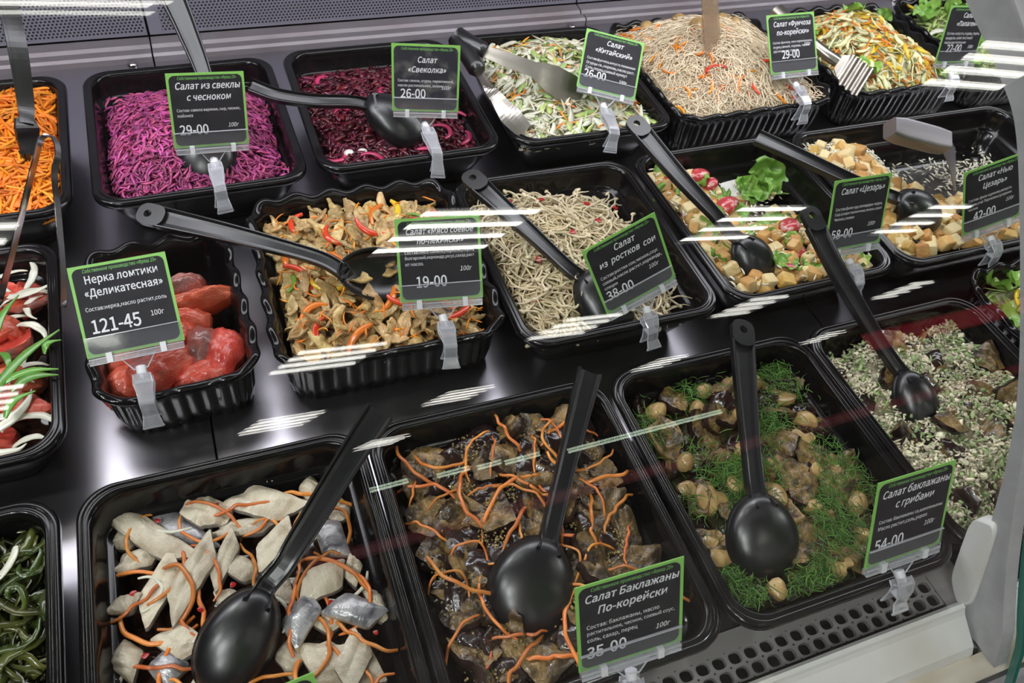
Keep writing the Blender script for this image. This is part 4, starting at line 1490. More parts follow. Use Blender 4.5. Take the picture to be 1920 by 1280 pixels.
PEPG = mat('pepper_green', (0.16, 0.34, 0.04), rough=0.2, coat=0.5, vary=0.15)
SPRT = mat('sprout_cream', (0.64, 0.54, 0.36), rough=0.32, coat=0.3, vary=0.22, hue=0.01, rnd='object')
SPRTI = mat('sprout_cream_mass', (0.52, 0.42, 0.245), rough=0.35, coat=0.25, vary=0.3, hue=0.012, rnd='island')
SPRB = mat('sprout_bed', (0.15, 0.11, 0.05), rough=0.5, col2=(0.30, 0.23, 0.12), scale=120, bump=0.6, bscale=250)  # dark tone stands in for the shade in gaps between sprouts
CROU = mat('crouton_gold', (0.58, 0.32, 0.085), rough=0.62, col2=(0.76, 0.55, 0.25), scale=55, detail=4, lo=0.42, hi=0.68, vary=0.22, hue=0.01, bump=0.5, bscale=420)
CROP = mat('crouton_pale', (0.76, 0.60, 0.32), rough=0.65, col2=(0.70, 0.46, 0.17), scale=50, lo=0.5, hi=0.75, vary=0.12, bump=0.5, bscale=420)
CROD = mat('crouton_toasted', (0.42, 0.19, 0.05), rough=0.62, col2=(0.62, 0.36, 0.12), scale=60, bump=0.5, bscale=420, vary=0.15)
TOMA = mat('tomato_red', (0.48, 0.045, 0.055), rough=0.25, coat=0.4, col2=(0.66, 0.36, 0.33), scale=190, detail=2, lo=0.52, hi=0.62, vary=0.15)
LETT = mat('lettuce_green', (0.13, 0.31, 0.035), rough=0.35, coat=0.3, col2=(0.30, 0.50, 0.10), scale=35, vary=0.25, bump=0.4, bscale=160)
CHEES = mat('grated_cheese', (0.80, 0.76, 0.62), rough=0.5, vary=0.1, rnd='island')
SAUCE = mat('white_dressing', (0.70, 0.68, 0.64), rough=0.22, coat=0.4)
BEETP = mat('beet_purple', (0.45, 0.070, 0.22), rough=0.4, coat=0.2, vary=0.55, hue=0.025, rnd='island')
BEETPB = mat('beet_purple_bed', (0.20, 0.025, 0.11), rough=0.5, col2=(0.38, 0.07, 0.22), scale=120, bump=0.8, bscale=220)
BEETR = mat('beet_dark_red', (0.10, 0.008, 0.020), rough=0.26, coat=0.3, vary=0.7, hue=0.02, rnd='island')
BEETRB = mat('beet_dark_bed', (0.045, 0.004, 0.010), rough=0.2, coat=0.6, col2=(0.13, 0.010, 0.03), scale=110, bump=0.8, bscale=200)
BEETL = mat('beet_pink', (0.48, 0.03, 0.11), rough=0.25, coat=0.5, vary=0.25)
CABB = mat('cabbage_shreds', (0.76, 0.75, 0.42), rough=0.3, coat=0.3, vary=0.25, hue=0.03, rnd='island')
CABG = mat('green_cabbage_shreds', (0.40, 0.52, 0.16), rough=0.3, coat=0.3, vary=0.3, hue=0.02, rnd='island')
CABW = mat('white_cabbage_shreds', (0.74, 0.73, 0.58), rough=0.3, coat=0.3, vary=0.15, rnd='island')
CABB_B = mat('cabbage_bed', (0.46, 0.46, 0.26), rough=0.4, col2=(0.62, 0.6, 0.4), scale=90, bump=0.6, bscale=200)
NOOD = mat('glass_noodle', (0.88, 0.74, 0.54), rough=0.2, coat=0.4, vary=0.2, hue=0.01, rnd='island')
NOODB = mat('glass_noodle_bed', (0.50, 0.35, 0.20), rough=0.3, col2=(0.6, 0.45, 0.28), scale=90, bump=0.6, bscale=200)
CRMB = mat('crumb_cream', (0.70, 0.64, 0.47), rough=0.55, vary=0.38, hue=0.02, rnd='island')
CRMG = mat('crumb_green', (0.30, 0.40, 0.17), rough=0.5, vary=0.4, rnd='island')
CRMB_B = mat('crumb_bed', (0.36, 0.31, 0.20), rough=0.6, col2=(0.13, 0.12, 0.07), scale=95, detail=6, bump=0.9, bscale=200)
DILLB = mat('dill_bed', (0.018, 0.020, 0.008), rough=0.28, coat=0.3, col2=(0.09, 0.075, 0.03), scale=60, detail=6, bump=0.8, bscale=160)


def dome(base, rise, ps=2.0, seed=0, amp=0.002, tiltv=0.0, tilts=0.0):
    f = smooth_noise(seed, 9, 2, 6)

    def h(s, v):
        s, v = np.asarray(s, float), np.asarray(v, float)
        r2 = np.clip(1 - np.abs(s) ** ps, 0, 1) * np.clip(1 - np.abs(v) ** ps, 0, 1)
        return base + rise * r2 + amp * f(s, v) + tiltv * v + tilts * s
    return h


TR['fish'].h = dome(0.024, 0.003, seed=1, amp=0.0015)
TR['aub'].h = dome(0.028, 0.010, seed=2, amp=0.003)
TR['dill'].h = dome(0.027, 0.009, seed=3, amp=0.003)
TR['crumb'].h = dome(0.030, 0.022, 3, seed=4, amp=0.003)
TR['weed'].h = dome(0.036, 0.008, seed=5, amp=0.002)
TR['salm'].h = dome(0.030, 0.008, seed=6, amp=0.002)
TR['sprout'].h = dome(0.026, 0.030, 2.5, seed=7, amp=0.003, tilts=-0.006)
TR['caes'].h = lambda s, v: 0.012 + 0.026 * np.clip(np.maximum(-s * 1.2 + 0.2, -v * 1.4 + 0.35), 0, 1)
TR['newc'].h = lambda s, v: 0.010 + 0.034 * np.clip(np.maximum(-(s + 0.25) * 1.7, -v * 1.0 - 0.2 - 0.2 * s) + 0.35, 0, 1)
TR['carrot'].h = dome(0.044, 0.014, 3, seed=8, amp=0.003)
TR['beetg'].h = dome(0.026, 0.036, 2.2, seed=9, amp=0.003)
TR['beet'].h = dome(0.030, 0.014, 2.2, seed=10, amp=0.003)
TR['china'].h = dome(0.040, 0.022, 3, seed=11, amp=0.003)
TR['fun'].h = dome(0.048, 0.040, 2.2, seed=12, amp=0.004)
TR['slaw'].h = dome(0.040, 0.034, 2.2, seed=13, amp=0.004)
TR['green'].h = dome(0.036, 0.030, 2.2, seed=14, amp=0.004)
TR['side'].h = dome(0.036, 0.012, seed=15, amp=0.003)
TR['nerka'].h = dome(0.016, 0.010, seed=16, amp=0.001)
TR['soy'].h = dome(0.034, 0.020, 2.6, seed=17, amp=0.004)

# ---- herring fillets with carrot
t = TR['fish']
bed('oily_marinade', t, OIL, 'dark oily marinade pooled under the herring pieces', 'marinade', drop=0.006, amp=0.0002)
_fm = []
for k in range(5):
    g = np.random.default_rng(40 + k)
    sh = g.uniform(0.006, 0.011)
    ol = [(-0.026 - sh, -0.0075), (0.018, -0.0085), (0.029 + sh, 0.0075), (-0.013, 0.0085)]
    if k == 4:
        ol = [(-0.024, -0.006), (0.0, -0.010), (0.026, -0.004), (0.024, 0.006), (-0.004, 0.010), (-0.026, 0.004)]
    _fm.append(slab_mesh('herring_piece', ol, 0.0048, 0.0022, [FISH, FEDGE], bend=(g.uniform(-4, 3), g.uniform(-18, 6)), rough=0.0008, seed=60 + k, crease=0.0010 if k % 2 == 0 else 0.0, twist=g.uniform(-4, 4)))
_fs = [slab_mesh('herring_piece', [(-0.030, -0.007), (0.018, -0.009), (0.032, 0.006), (-0.012, 0.0095)], 0.0045, 0.002, [FSKIN, FISH], bend=(-3, -22), rough=0.0004, seed=70 + k) for k in range(2)]
HER = 'herring fillet pieces in the front tray'


def fish_at(x0, y0, x1, y1, wpx, lay=0, skin=False, k=None, tilt=0.0):
    z = 0.030 + 0.004 * lay
    p0, p1 = at(x0, y0, z), at(x1, y1, z)
    c = (p0 + p1) / 2
    L = np.linalg.norm(p1 - p0)
    q = at((x0 + x1) / 2 + wpx * 0.5, (y0 + y1) / 2, z)
    mpp = np.linalg.norm(q - c) / (wpx * 0.5)
    wsc = wpx * mpp / 0.0175
    me = (_fs if skin else _fm)[(k if k is not None else int(x0 + y0)) % (2 if skin else 5)]
    piece('herring_piece', me, t, ('silver-skinned' if skin else 'pale') + ' herring fillet piece', 'the herring tray', 'fish piece', HER if not skin else HER + ', skin side up', c,
          math.atan2(p1[1] - p0[1], p1[0] - p0[0]), tilt, 0.0, 0.0, (L / 0.060, wsc * 1.12, 1.2))


for a in [(208, 958, 348, 1052, 46, 1), (398, 940, 378, 980, 40, 0), (336, 948, 440, 975, 50, 1), (434, 928, 556, 962, 58, 1), (392, 1000, 515, 985, 34, 0), (196, 1012, 262, 1012, 44, 0), (212, 1065, 300, 1042, 40, 0),
          (262, 1168, 334, 1050, 50, 1), (312, 1160, 402, 1018, 52, 2), (396, 1104, 444, 1008, 34, 1), (206, 1140, 262, 1132, 36, 1), (420, 1048, 482, 1082, 40, 1), (478, 1062, 548, 990, 46, 1), (305, 1182, 372, 1226, 56, 1),
          (224, 1274, 250, 1205, 52, 1), (470, 905, 526, 900, 26, 0), (556, 1112, 646, 1070, 60, 2), (690, 1098, 722, 1170, 26, 1), (568, 935, 592, 898, 34, 1), (616, 978, 652, 940, 44, 0), (582, 1200, 640, 1290, 60, 0), (640, 1290, 682, 1200, 56, 1),
          (700, 1290, 655, 1210, 56, 0), (528, 1260, 560, 1205, 50, 0), (345, 1300, 420, 1290, 50, 0), (440, 1150, 420, 1110, 36, 0), (540, 1140, 520, 1080, 34, 0), (180, 1300, 230, 1290, 50, 0), (640, 1180, 600, 1160, 40, 0), (655, 1100, 668, 1050, 30, 0)]:
    fish_at(*a)
for a in [(272, 958, 400, 1036, 50, 0), (290, 1288, 338, 1218, 60, 1), (600, 965, 640, 1045, 46, 1), (606, 1128, 722, 1158, 48, 2), (536, 1210, 590, 1112, 50, 2)]:
    fish_at(*a, skin=True)
_cm = []
for k, (R_, dg) in enumerate([(0.016, 150), (0.028, 90), (0.05, 45), (0.012, 220), (0.035, 70), (0.09, 25)]):
    _cm.append(ribbon_mesh('carrot_strip', arc_path(R_, dg, 9, 0.004, k, 0.0006), 0.0020, 0.0017, CARR, n=30))
scatter(t, 'carrot_strip', _cm, 52, 'thin orange carrot strip', 'the herring tray', 'carrot strip', 'carrot strips on the herring', 21, z0=0.009, layer=0.004, tilt=0.15, ext=0.9, scl=(1.1, 1.7))
_om = [ribbon_mesh('onion_strip', arc_path(R_, dg, 9, 0.002, 9 + k, 0.0003), 0.0028, 0.0016, ONION, n=26) for k, (R_, dg) in enumerate([(0.014, 190), (0.02, 120)])]
scatter(t, 'onion_strip', _om, 8, 'thin white onion strip', 'the herring tray', 'onion strip', 'onion strips on the herring', 22, z0=0.010, layer=0.003, tilt=0.15)
_rf = [slab_mesh('pepper_flake', poly(6, 0.0024, 0.0019, k, 0.3), 0.0006, 0.0004, [REDFL], rough=0.0002, seed=k, rings=3, sub=2) for k in range(2)]
scatter(t, 'pepper_flake', _rf, 22, 'small dark red pepper flake', 'the herring tray', 'pepper flake', 'pepper flakes on the herring', 23, z0=0.0125, layer=0.001, tilt=0.2)

# ---- aubergine with carrot
t = TR['aub']
bed('aubergine_marinade', t, AUBB, 'dark oily marinade and seeds under the aubergine chunks', 'marinade', drop=0.004, amp=0.002, seed=3)
_am = []
for k in range(7):
    g = np.random.default_rng(80 + k)
    _am.append(slab_mesh('aubergine_chunk', poly(int(g.integers(4, 7)), 0.0195 * g.uniform(0.8, 1.3), 0.014 * g.uniform(0.8, 1.2), 90 + k, 0.26), 0.0066, 0.0022, [AUBF, AUBS], bend=(g.uniform(-16, 22), g.uniform(-30, 24)), rough=0.0014, seed=100 + k, twist=g.uniform(-14, 14)))
_al = [slab_mesh('aubergine_chunk', poly(5, 0.017, 0.012, 95 + k, 0.22), 0.0026, 0.0050, [AUBS, AUBF], bend=(-12, -26), rough=0.0008, seed=120 + k, twist=8) for k in range(3)]
scatter(t, 'aubergine_chunk', _am + _al[:1], 78, 'brown aubergine chunk', 'the aubergine and carrot tray', 'aubergine chunk', 'aubergine chunks in the carrot tray', 31, z0=0.002, layer=0.007, tilt=0.5, ext=0.92, flip=0.12)
scatter(t, 'aubergine_chunk', _al, 34, 'aubergine chunk with its dark skin up', 'the carrot tray', 'aubergine chunk', 'skin-up aubergine chunks in the carrot tray', 32, z0=0.006, layer=0.005, tilt=0.35, ext=0.9)
_cl = []
for k, (R_, dg, li) in enumerate([(0.016, 190, 0.010), (0.022, 140, 0.008), (0.04, 55, 0.004), (0.06, 35, 0.006), (0.08, 22, 0.005), (0.03, 100, 0.010)]):
    _cl.append(ribbon_mesh('carrot_strip', arc_path(R_, dg, 10, li, 30 + k, 0.0008), 0.0020, 0.0016, CARR, n=32))
scatter(t, 'carrot_strip', _cl, 56, 'curled orange carrot strip', 'the aubergine tray', 'carrot strip', 'carrot strips on the aubergine', 33, z0=0.013, layer=0.005, tilt=0.22, ext=0.86, scl=(0.9, 1.6))
sd_ = strands('seeds', t, SEED, 'tan seeds scattered over the aubergine chunks', 'seeds', 3200, 0.0024, 0.0015, seg=4, curl=0.1, layer=0.005, seed=34, mask=lambda s, v: np.clip(smooth_noise(35, 12, 6, 20)(s, v), 0.02, 1))
sd_.location.z = 0.008

# ---- dill, mushrooms and aubergine
t = TR['dill']
bed('dill_dressing', t, DILLB, 'dark oily dressing under the dill and mushrooms', 'dressing', drop=0.004, amp=0.002, seed=5)
scatter(t, 'aubergine_chunk', _am[:5] + _al, 58, 'dark aubergine chunk', 'the dill and mushroom tray', 'aubergine chunk', 'aubergine chunks in the dill tray', 41, z0=0.001, layer=0.006, tilt=0.45, ext=0.9, flip=0.25)
_mo = [(-0.005, -0.014), (0.005, -0.014), (0.005, -0.004), (0.014, -0.003), (0.0155, 0.004), (0.010, 0.011), (0.0, 0.0135), (-0.010, 0.011), (-0.0155, 0.004), (-0.014, -0.003), (-0.005, -0.004)]
_mm = [slab_mesh('mushroom_piece', _mo, 0.0050, 0.003, [MUSH], bend=(-6, 4), rough=0.0003, seed=130, soft=2, sub=3), slab_mesh('mushroom_piece', poly(6, 0.0130, 0.0100, 133, 0.12), 0.0080, 0.003, [MUSH], bend=(-18, -18), rough=0.0004, seed=131, soft=2, puff=0.7),
       slab_mesh('mushroom_piece', poly(5, 0.0105, 0.0085, 134, 0.15), 0.006, 0.003, [MUSH], rough=0.0005, seed=132, soft=1, puff=0.4)]
scatter(t, 'mushroom_piece', _mm, 24, 'glossy tan mushroom piece', 'the dill and mushroom tray', 'mushroom', 'mushroom pieces under the dill', 42, z0=0.007, layer=0.004, tilt=0.45, ext=0.86, scl=(0.7, 1.0))
mk = smooth_noise(77, 12, 4, 13)
strands('dill_fronds', t, DILL, 'chopped green dill strewn over the mushrooms and aubergine', 'dill', 5200, 0.013, 0.00055, seg=6, curl=0.8, layer=0.011, ns=3, seed=43, tilt=0.3, mask=lambda s, v: np.clip(0.30 + 0.75 * mk(s, v) - 0.40 * v, 0.04, 1)).location.z = 0.008

# ---- crumbly aubergine salad
t = TR['crumb']
bed('crumbly_salad', t, CRMB_B, 'pale crumbly mass of chopped nut and herb salad', 'salad', drop=0.002, amp=0.003, seed=6, lo=10, hi=34)
_cn = smooth_noise(66, 12, 6, 22)
_h0 = t.h
t.h = lambda s, v: _h0(s, v) + 0.0035 * _cn(s, v)
strands('crumbs', t, CRMB, 'cream coloured crumbs covering the crumbly salad', 'crumbs', 9000, 0.0060, 0.0021, th=0.0013, seg=4, curl=1.2, layer=0.007, seed=51, tilt=0.35, mask=lambda s, v: np.clip(0.75 + 0.4 * _cn(s, v), 0.08, 1))
strands('nut_pieces', t, CRMB, 'larger cream coloured nut pieces in the crumbly salad', 'nut pieces', 240, 0.0070, 0.0050, th=0.0028, seg=4, curl=0.2, layer=0.009, seed=54, tilt=0.4, ns=5, mask=lambda s, v: np.clip(0.5 + 0.5 * _cn(s, v), 0.05, 1))
strands('chopped_herbs', t, CRMG, 'green chopped herbs in the crumbly salad', 'herbs', 2200, 0.007, 0.0026, th=0.0008, seg=4, curl=0.3, layer=0.011, seed=52, tilt=0.4, mask=lambda s, v: np.clip(0.5 - 0.5 * _cn(v, s), 0.1, 1))
scatter(t, 'aubergine_chunk', _al + _am[:2], 30, 'dark aubergine chunk', 'the crumbly tray', 'aubergine chunk', 'aubergine chunks in the crumbly salad', 53, z0=0.001, layer=0.004, tilt=0.6, ext=0.85)

# ---- seaweed
t = TR['weed']
bed('seaweed_bed', t, WEED, 'dark green bottom layer of the seaweed salad', 'seaweed', drop=0.003, amp=0.002, seed=7)
strands('seaweed_ribbons', t, WEED, 'tangled glossy dark green seaweed ribbons', 'seaweed', 850, 0.055, 0.0062, th=0.0008, seg=10, curl=0.9, layer=0.011, ns=4, seed=61, wav=0.5, tilt=0.08)
scatter(t, 'onion_slice', [ribbon_mesh('onion_slice', arc_path(0.018, 90, 7, 0.001), 0.006, 0.0016, ONION)], 9, 'white onion slice', 'the seaweed tray', 'onion slice', 'onion slices in the seaweed', 62, z0=0.008, layer=0.003, tilt=0.2)

# ---- salmon with onion and scallions
t = TR['salm']
bed('salmon_juice', t, OIL, 'dark juice under the salmon slices', 'juice', drop=0.008, amp=0.0003, seed=8)
_sm = [slab_mesh('salmon_slice', poly(6, 0.028, 0.017, 140 + k, 0.18), 0.0065, 0.003, [SALM, SALMD if k == 1 else SALM], bend=(b, c), rough=0.0008, seed=150 + k, crease=0.0008) for k, (b, c) in enumerate([(-14, -26), (10, 20), (-8, 18), (16, -20)])]
scatter(t, 'salmon_slice', _sm, 52, 'red salmon slice', 'the salmon and onion tray', 'salmon slice', 'salmon slices in the onion tray', 71, z0=0.002, layer=0.012, tilt=0.55, ext=0.90, scl=(0.65, 1.0))
_os = [ribbon_mesh('onion_slice', arc_path(R_, dg, 8, 0.003, k, 0.0004), [0.001, 0.0055, 0.0075, 0.0055, 0.001], 0.0018, ONION) for k, (R_, dg) in enumerate([(0.022, 110), (0.030, 90), (0.018, 130)])]
scatter(t, 'onion_slice', _os, 15, 'white onion slice', 'the salmon tray', 'onion slice', 'onion slices on the salmon', 73, z0=0.014, layer=0.006, tilt=0.35, ext=0.95, mask=lambda s, v: (s > 0.35) * 1.0)
scatter(t, 'onion_slice', _os, 34, 'white onion slice', 'the salmon tray', 'onion slice', 'onion slices on the salmon', 72, z0=0.012, layer=0.005, tilt=0.3, ext=0.86)
_sc = [ribbon_mesh('scallion_leaf', [(-0.045, 0, 0), (-0.02, 0.002, 0.003), (0.01, 0.001, 0.004), (0.045, -0.004, 0.002)], [0.003, 0.007, 0.006, 0.0008], 0.0016, SCAL)]
for (xa, ya, xb, yb, ww) in [(-20, 745, 105, 622, 1.2), (0, 720, 110, 690, 1.0), (20, 730, 108, 700, 1.2), (-10, 640, 30, 560, 0.9), (8, 780, 60, 735, 1.1), (0, 660, 28, 700, 0.9), (82, 660, 110, 640, 0.9)]:
    pa, pb = at(xa, ya, 0.063), at(xb, yb, 0.060)
    c = (pa + pb) / 2
    piece('scallion_leaf', _sc[0], t, 'green scallion leaf', 'the salmon and onion tray', 'scallion leaf', 'scallion leaves on the salmon', c, math.atan2(pb[1] - pa[1], pb[0] - pa[0]), 0.05, 0, 0, (np.linalg.norm(pb - pa) / 0.09, ww, 1))

# ---- small tray of salmon chunks
t = TR['nerka']
bed('salmon_oil', t, OIL, 'dark oil under the salmon chunks in the small wavy tray', 'oil', drop=0.002, amp=0.0002, seed=9)
_nk = [slab_mesh('salmon_chunk', poly(7, 0.027, 0.019, 160 + k, 0.16), 0.0155, 0.008, [SALM, SALM], bend=(b, c), rough=0.0016, seed=170 + k, puff=0.75, crease=0.0012, rings=10, sub=6) for k, (b, c) in enumerate([(-8, -10), (6, -14), (-10, 6), (-4, -4)])]
_nkd = slab_mesh('salmon_chunk', poly(6, 0.022, 0.017, 166, 0.16), 0.0155, 0.008, [SALMD, SALM], bend=(-6, -8), rough=0.0012, seed=176, puff=0.7, rings=10, sub=6)
for i, (px, py, z, L, wpx, yw, kk) in enumerate([(245, 720, 0.036, 1.0, 1.05, 0.3, 0), (310, 688, 0.044, 1.1, 0.95, 0.5, 1), (375, 712, 0.036, 1.05, 0.8, 0.25, 2), (422, 655, 0.040, 0.95, 1.0, 1.3, 3), (378, 650, 0.044, 0.9, 0.9, 1.5, 9),
                                                (352, 605, 0.038, 0.9, 0.9, 0.2, 0), (380, 565, 0.046, 1.15, 0.50, 0.15, 1), (348, 540, 0.048, 0.85, 0.7, 0.2, 9), (330, 640, 0.040, 0.9, 0.8, 1.2, 2), (225, 680, 0.032, 0.8, 0.8, 1.0, 3), (250, 640, 0.03, 0.9, 0.9, 0.4, 1), (300, 590, 0.03, 0.9, 0.9, 0.2, 2)]):
    p = at(px, py, z)
    piece('salmon_chunk', _nkd if kk == 9 else _nk[kk], t, ('grey-skinned' if kk == 9 else 'thick red') + ' salmon chunk', 'the small wavy-rimmed tray', 'salmon chunk', 'salmon chunks in the small tray' + (', grey skin side' if kk == 9 else ''), p, yw, 0.15 * math.sin(i * 2.1), i * 1.3, 0, (L, wpx, 0.95))

# ---- soy meat
t = TR['soy']
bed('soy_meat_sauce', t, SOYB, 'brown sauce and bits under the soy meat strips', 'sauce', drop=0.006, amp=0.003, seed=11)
_so = []
for k in range(8):
    g = np.random.default_rng(180 + k)
    L = g.uniform(0.034, 0.052)
    P = np.stack([np.linspace(-L / 2, L / 2, 6), g.normal(0, 0.003, 6), 0.005 * np.sin(np.linspace(0, g.uniform(2.5, 7.5), 6) + g.uniform(0, 6))], 1)
    upv = (g.normal(0, 0.5), g.normal(0, 0.5), 1)
    _so.append(ribbon_mesh('soy_meat_strip', P, [0.005, 0.012 * g.uniform(.7, 1.3), 0.015 * g.uniform(.7, 1.2), 0.012, 0.005], 0.0034, SOY, up=upv, n=26))
_so = _so[:4]
for k in range(8):
    q = np.random.default_rng(290 + k)
    L_, W_ = q.uniform(0.017, 0.026), q.uniform(0.006, 0.010)
    ol = poly(8, 1.0, 1.0, 300 + k, 0.22) * (L_, W_)
    _so.append(slab_mesh('soy_meat_strip', ol, 0.0017, 0.0012, [SOY], puff=0.25, bend=(q.uniform(-18, 18), q.uniform(-75, 75)), rough=0.0011, seed=310 + k, twist=q.uniform(-30, 30), lowf=(150, 600)))
scatter(t, 'soy_meat_strip', _so, 295, 'beige soy meat strip', 'the soy meat tray', 'soy meat strip', 'soy meat strips', 81, z0=0.001, layer=0.012, tilt=0.5, ext=0.93, scl=(0.55, 1.0))
_pp = lambda m, nm: [ribbon_mesh(nm, arc_path(R_, dg, 7, 0.003, k), [0.003, 0.006, 0.0065, 0.006, 0.003], 0.004, m) for k, (R_, dg) in enumerate([(0.022, 100), (0.03, 60), (0.016, 130)])]
scatter(t, 'pepper_strip', _pp(PEPR, 'pepper_strip'), 13, 'glossy red pepper strip', 'the soy meat tray', 'pepper strip', 'red pepper strips in the soy meat', 82, z0=0.012, layer=0.003, tilt=0.3)
scatter(t, 'pepper_strip', _pp(PEPO, 'pepper_strip'), 9, 'glossy orange pepper strip', 'the soy meat tray', 'pepper strip', 'orange pepper strips in the soy meat', 83, z0=0.012, layer=0.003, tilt=0.3)
scatter(t, 'pepper_strip', _pp(PEPY, 'pepper_strip')[:1], 3, 'yellow pepper strip', 'the soy meat tray', 'pepper strip', 'yellow pepper strips in the soy meat', 84, z0=0.012, tilt=0.3)
scatter(t, 'pepper_strip', _pp(PEPG, 'pepper_strip')[:1], 4, 'green pepper strip', 'the soy meat tray', 'pepper strip', 'green pepper strips in the soy meat', 85, z0=0.012, tilt=0.3, scl=(0.5, 0.7))
strands('grated_carrot', t, CARRI, 'short orange carrot shreds mixed into the soy meat', 'grated carrot', 300, 0.016, 0.0013, seg=6, curl=0.5, layer=0.010, seed=86, tilt=0.15).location.z = 0.009

# ---- bean sprouts
t = TR['sprout']
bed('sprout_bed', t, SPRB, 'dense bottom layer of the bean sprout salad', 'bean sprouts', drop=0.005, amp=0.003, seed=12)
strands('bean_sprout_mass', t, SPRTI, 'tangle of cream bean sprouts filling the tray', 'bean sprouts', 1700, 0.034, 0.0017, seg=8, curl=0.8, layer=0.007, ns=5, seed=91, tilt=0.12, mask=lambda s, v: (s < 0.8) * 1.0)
_sp = []
for k, (R_, dg) in enumerate([(0.03, 70), (0.018, 120), (0.06, 35), (0.024, 100), (0.012, 170)]):
    P = bez(arc_path(R_, dg, 8, 0.003, k, 0.0008), 22)
    mb = MB()
    mb.tube(P, np.interp(np.linspace(0, 1, len(P)), [0, 0.1, 0.7, 1], [0.0011, 0.0011, 0.0009, 0.0003]), 6)
    u = np.linspace(-1.4, 1.4, 6)
    th_ = np.arange(7) * 2 * math.pi / 7
    H = np.stack([np.sin(u)[:, None] * 0.0034 * np.ones(7), np.cos(u)[:, None] * 0.0021 * np.cos(th_), np.cos(u)[:, None] * 0.0021 * np.sin(th_)], -1) + P[0]
    mb.grid(H, closed_v=True)
    _sp.append(mb.mesh('bean_sprout', SPRT))
scatter(t, 'bean_sprout', _sp, 290, 'cream bean sprout', 'the bean sprout tray', 'bean sprout', 'bean sprouts on top of the heap', 92, z0=0.004, layer=0.006, tilt=0.3, ext=0.93, mask=lambda s, v: (s < 0.82) * 1.0)
scatter(t, 'pepper_flake', _rf, 14, 'small red pepper flake', 'the bean sprout tray', 'pepper flake', 'pepper flakes on the sprouts', 93, z0=0.010, tilt=0.2, scl=(1.2, 1.8))

# ---- croutons with lettuce and tomato
t = TR['caes']
_cr = {n_: [squad_mesh('crouton', 0.0068 * a, 0.0066 * b, 0.0058 * c, 0.28, m_, 0.0003, 200 + k, 12, 20) for k, (a, b, c) in enumerate([(1, 1, 1), (1.2, 0.9, 1.0), (0.9, 1.05, 1.15)])] for n_, m_ in (('g', CROU), ('p', CROP), ('d', CROD))}
bed('crouton_dressing', t, mat('salad_bottom', (0.09, 0.07, 0.04), rough=0.3, coat=0.3, col2=(0.35, 0.32, 0.2), scale=60, lo=0.55, hi=0.7), 'thin film of dressing under the croutons and lettuce', 'dressing', drop=0.008, amp=0.0005, seed=13)
mc = lambda s, v: np.where((s < 0.05) | (v < 0.02), 1.0, 0.02)
for nm, n_, lab, sd0 in (('g', 84, 'golden crouton', 101), ('p', 56, 'pale crouton', 102), ('d', 20, 'dark toasted crouton', 103)):
    scatter(t, 'crouton', _cr[nm], n_, lab, 'the crouton and lettuce tray', 'crouton', lab + 's among the lettuce', sd0, z0=0.004, layer=0.009, tilt=0.5, ext=0.9, mask=mc)
_le = []
for k in range(3):
    f = smooth_noise(220 + k, 12, 180, 700)
    g = np.linspace(-1, 1, 26)
    a_, b_ = np.meshgrid(g, g, indexing='ij')
    rr = 0.75 + 0.25 * np.cos(3 * np.arctan2(b_, a_))
    x, y = a_ * 0.019 * np.sqrt(1 - b_ ** 2 / 2), b_ * 0.015 * np.sqrt(1 - a_ ** 2 / 2)
    z = 0.0026 * f(x, y) * (0.3 + np.hypot(a_, b_)) + 0.004 * np.hypot(a_, b_) ** 2
    P = np.stack([x, y, z], -1)
    mb = MB().grid(P).grid(P - np.array([0, 0, 0.0006]))
    _le.append(mb.mesh('lettuce_leaf', LETT))
_tm = [squad_mesh('tomato_half', 0.0105, 0.0095, 0.0065, 0.9, TOMA, 0.0003, 230, 14, 20)]
scatter(t, 'lettuce_leaf', _le, 22, 'green lettuce leaf', 'the crouton and lettuce tray', 'lettuce leaf', 'lettuce leaves among the croutons', 104, z0=0.008, layer=0.006, tilt=0.5, ext=0.85, mask=mc, scl=(0.6, 1.1))
for (px, py, sc) in [(1440, 335, 1.5), (1418, 352, 1.1), (1255, 372, 1.2), (1400, 358, 0.9)]:
    piece('lettuce_leaf', _le[0], t, 'large green lettuce leaf', 'the crouton and lettuce tray', 'lettuce leaf', 'large lettuce leaves among the croutons', at(px, py, 0.038), px * 0.1, 0.6, 0.3, 0, (sc, sc, sc))
for (px, py, sc) in [(1310, 330, 1.2), (1330, 345, 0.9), (1255, 345, 1.1), (1275, 330, 0.8), (1362, 385, 1.1), (1372, 378, 0.8), (1480, 425, 1.2), (1476, 512, 1.1), (1290, 405, 0.8), (1495, 470, 0.8)]:
    piece('tomato_half', _tm[0], t, 'red tomato half', 'the crouton and lettuce tray', 'tomato', 'tomato halves among the croutons', at(px, py, 0.044), px * 0.3, 0.4, px, 0, (sc, sc, sc))
sa = slab_mesh('dressing_smear', poly(9, 0.026, 0.016, 240, 0.25), 0.0012, 0.0006, [SAUCE], rough=0.0004, seed=241)
piece('dressing_smear', sa, t, 'white dressing smear', 'the crouton and lettuce tray', 'dressing', 'dressing smears', at(1388, 352, 0.020), 0.3)
strands('grated_cheese', t, CHEES, 'white cheese shreds strewn over croutons and tomatoes', 'grated cheese', 320, 0.009, 0.0014, seg=4, curl=0.4, layer=0.008, seed=105, tilt=0.2).location.z = 0.012

